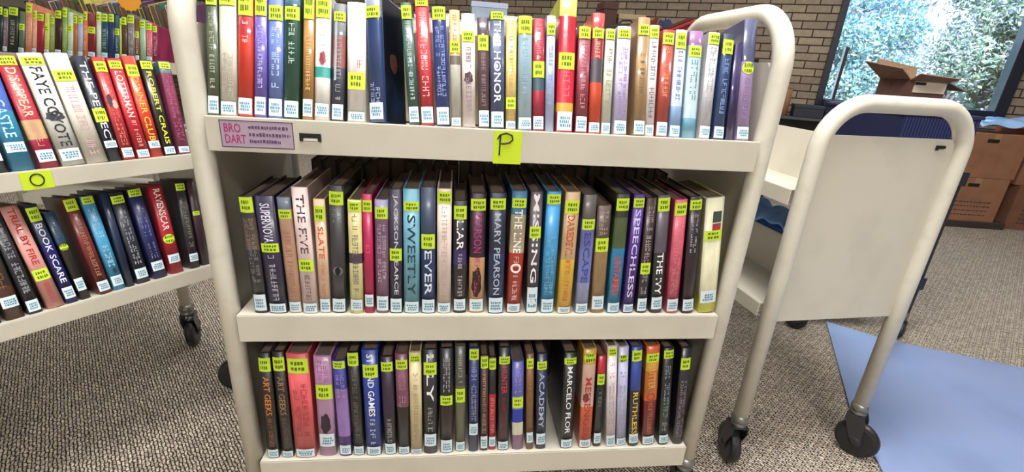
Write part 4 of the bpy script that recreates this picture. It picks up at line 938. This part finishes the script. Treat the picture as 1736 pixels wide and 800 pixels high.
carton('brown cardboard box at the bottom of the stack left of the others', KX(3.98, 2.25, .05), .46, .40, .33, BR1, True, 1)
carton('brown cardboard box on top of the left stack, under the blue film', KX(3.99, 2.25, .3812), .47, .40, .32, BR1, False, 2)
carton('dark brown wide box on the floor at the right edge', KX(4.56, 2.20, 0), .72, .45, .34, BR2, True, 3)
carton('brown box in the middle of the right stack', KX(4.53, 2.22, .3412), .74, .42, .18, BR1, False, 4)
carton('orange printed box on top of the right stack', KX(4.62, 2.22, .5224), .60, .40, .21, ORG, True, 5)
def sheet(u, v):
    x = .05 + 1.15 * u; edge = .5 - abs(v - .5)
    return (x, .02 + .38 * v, .75 + (.02 + .07 * u) * (1 - .6 * abs(v - .5)) + .014 * math.sin(u * 24 + v * 7) + .01 * math.sin(v * 21 + u * 5) - (.02 if v < .12 else 0))
cloth_obj('plastic_sheet', 'crumpled light blue plastic sheet over the cardboard boxes', KX(4.05, 2.24, 0), sheet, 50, 14, mat('light_blue_film', '94bce8', rough=.3, coat=.4, mottle=.3, mscale=12, second='d0e4f8', bump=.5), .003, 'plastic sheet')

# ------------------------------------------------------------ things by the wall left of the window
sh = thing('low_shelf', 'low dark grey shelf unit by the brick wall under the window', 'shelf', WM @ Matrix.Translation((-.55, -.36, 0)))
DG = mat('dark_grey_laminate', '4a4a50', rough=.6, mottle=.15, mscale=12)
bm = bmesh.new(); box(bm, 0, .02, 0, .33, 0, .66); box(bm, 1.08, 1.10, 0, .33, 0, .66); box(bm, .02, 1.08, .31, .33, 0, .66); obj('carcass', bm, DG, sh)
for z in (.04, .35, .64): 
    bm = bmesh.new(); box(bm, .02, 1.08, 0, .31, z, z + .02); obj('shelf_board', bm, DG, sh)
for i, (x, w_, h, c, lb) in enumerate(((.10, .20, .09, '3c4450', 'dark slate box on the low shelf'), (.34, .14, .13, '62606a', 'grey box on the low shelf beside the brown tube'), (.62, .24, .11, '2c2e38', 'black case on the low shelf right of the brown tube'), (.88, .16, .16, '54506c', 'dusky violet box at the right end of the low shelf'))):
    r = thing('storage_box', lb, 'box', WM @ Matrix.Translation((-.55 + x, -.30, .6602)))
    bm = bmesh.new(); box(bm, 0, w_, 0, .2, 0, h * .75, bev=.004); obj('box_base', bm, mat('box_card', c, rough=.7), r)
    bm = bmesh.new(); box(bm, -.004, w_ + .004, -.004, .204, h * .75, h, bev=.003); obj('lid', bm, mat('box_lid', c, rough=.6), r)
r = thing('cardboard_tube', 'upright brown cardboard tube standing on the low shelf', 'tube', WM @ Matrix.Translation((-.005, -.22, .6602)))
bm = bmesh.new(); lathe(bm, [(.034, 0), (.037, .002), (.037, .24), (.034, .242)], (0, 0, 0), (0, 0, 1), 24); obj('tube_body', bm, mat('kraft_tube', '8c6444', rough=.7), r, True)
bm = bmesh.new(); lathe(bm, [(.033, 0), (.033, .006), (.028, .008)], (0, 0, .242), (0, 0, 1), 24); obj('end_cap', bm, mat('tube_cap', '6c4c38', rough=.6), r, True)

# bookcase behind the front cart with odds and ends on it
bc = thing('bookcase', 'tan wooden bookcase behind the front cart carrying boxes and bags', 'bookcase', Matrix.Translation((.40, 2.66, 0)))
WOOD = mat('tan_wood', '8e7458', rough=.6, mottle=.2, mscale=6, stretch=(1, 1, 6))
BCW, BCH = 1.62, 1.17
bm = bmesh.new(); box(bm, 0, .025, 0, .34, 0, BCH); box(bm, BCW - .025, BCW, 0, .34, 0, BCH); box(bm, .025, BCW - .025, .32, .34, 0, BCH - .025); obj('carcass', bm, WOOD, bc)
for z in (.06, .42, .78, BCH - .025): 
    bm = bmesh.new(); box(bm, .025 if z < 1 else 0, BCW - .025 if z < 1 else BCW, 0, .32 if z < 1 else .34, z, z + .025); obj('shelf_board', bm, WOOD, bc)
def onbc(x, z=BCH + .0005, y=.06, rz=0): return Matrix.Translation((.40 + x, 2.66 + y, z)) @ Matrix.Rotation(R_(rz), 4, 'Z')
def lidbox(lb, mw, w_, d_, h_, c, lidc=None):
    r = thing('storage_box', lb, 'box', mw)
    bm = bmesh.new(); box(bm, 0, w_, 0, d_, 0, h_ * .8, bev=.004); obj('box_base', bm, mat('box_card', c, rough=.7, mottle=.15, mscale=15), r)
    bm = bmesh.new(); box(bm, -.004, w_ + .004, -.004, d_ + .004, h_ * .8, h_, bev=.003); obj('lid', bm, mat('box_lid', lidc or c, rough=.6), r)
lidbox('pale blue box on the bookcase above the slate blue book', onbc(.06), .24, .18, .165, 'b4c8dc', 'c4d0ec')
lidbox('dark brown box on the bookcase at the left of the tan carton', onbc(.99, y=.13), .10, .18, .24, '4c3028')
lidbox('tan carton on the bookcase behind the black bag', onbc(1.11, y=.145, rz=-4), .19, .18, .17, 'a08c6c', 'b0987c')
r = thing('soft_bag', 'slouching black bag lying in front of the tan carton', 'bag', onbc(1.01, y=.005))
bm = bmesh.new(); bmesh.ops.create_icosphere(bm, subdivisions=3, radius=1)
for v in bm.verts:
    n_ = 1 + .08 * math.sin(v.co.x * 7 + v.co.y * 5); v.co = Vector((v.co.x * .15 * n_ + .13, v.co.y * .05 + .03, max(0, v.co.z * .055 * n_ + .045)))
obj('bag_body', bm, mat('black_bag_fabric', '1c1a20', rough=.8), r, True)
bm = bmesh.new(); tube(bm, [(.06, .03, .085), (.09, .03, .115), (.15, .03, .12), (.19, .03, .085)], .006, 8); obj('strap', bm, INK, r)
r = thing('flower_pot', 'small terracotta orange pot on the bookcase', 'pot', onbc(1.33, y=.04))
bm = bmesh.new(); lathe(bm, [(.032, 0), (.048, .075), (.053, .075), (.055, .10), (.047, .10), (.042, .085)], (.03, .05, 0), (0, 0, 1), 24); obj('pot', bm, mat('terracotta', 'b84a20', rough=.7, mottle=.2), r, True)
bm = bmesh.new()
rr = random.Random(9)
for k in range(40):
    a = rr.uniform(0, 2 * PI); q = rr.uniform(.3, 1); h = rr.uniform(.03, .10)
    tube(bm, [(.03, .05, .08), (.03 + .03 * q * math.cos(a), .05 + .03 * q * math.sin(a), .09 + h * .6), (.03 + .055 * q * math.cos(a), .05 + .055 * q * math.sin(a), .09 + h * .8)], [.003, .006, .001], 5)
obj('leaves', bm, mat('dry_leaves', '8c4c30', rough=.8, mottle=.4), r)
r = thing('folded_jacket', 'folded navy jacket on the bookcase between orange pot and red case', 'jacket', onbc(1.41, y=.15))
bm = bmesh.new(); bmesh.ops.create_icosphere(bm, subdivisions=3, radius=1)
for v in bm.verts:
    n_ = 1 + .1 * math.sin(v.co.x * 9 + v.co.z * 6); v.co = Vector((v.co.x * .08 * n_ + .09, v.co.y * .07 + .10, max(0, v.co.z * .09 * n_ + .075)))
obj('jacket_body', bm, mat('navy_fabric', '203050', rough=.85, mottle=.3, mscale=30), r, True)
r = thing('tool_case', 'bright red case tilted up at the right end of the bookcase', 'case', onbc(1.462, z=BCH + .012, y=.02) @ Matrix.Rotation(R_(-24), 4, 'Y'))
bm = bmesh.new(); box(bm, 0, .20, 0, .13, 0, .075, bev=.012); obj('case_body', bm, mat('red_plastic', 'b81c24', rough=.4, coat=.4), r)
bm = bmesh.new(); box(bm, -.002, .202, -.003, .133, .074, .084, bev=.003); obj('case_lid', bm, mat('dark_red_plastic', '5c1c22', rough=.4), r)
bm = bmesh.new(); tube(bm, [(.05, -.004, .05), (.05, -.025, .05), (.15, -.025, .05), (.15, -.004, .05)], .005, 8); obj('case_handle', bm, INK, r)

# orange round sign clipped to the far left cart
sg = thing('shelf_sign', 'orange round paper sign standing over the far left books', 'sign', frame(tuple(N0 + NXv * .555 - NYv * -.10 + Vector((0, 0, 1.055))), NXv, NYv))
bm = bmesh.new(); pts = []
for k in range(32):
    q = .055 * (1 + .05 * math.cos(k * PI)); pts.append((q * math.cos(2 * PI * k / 32), q * math.sin(2 * PI * k / 32) + .075))
prism(bm, pts, -.001, .001, 'y'); obj('paper_disc', bm, mat('orange_paper', 'f0a438', rough=.8), sg)
bm = bmesh.new(); tube(bm, [(0, .002, -.06), (0, .002, .06)], .0025, 8); obj('sign_post', bm, ZINC, sg)
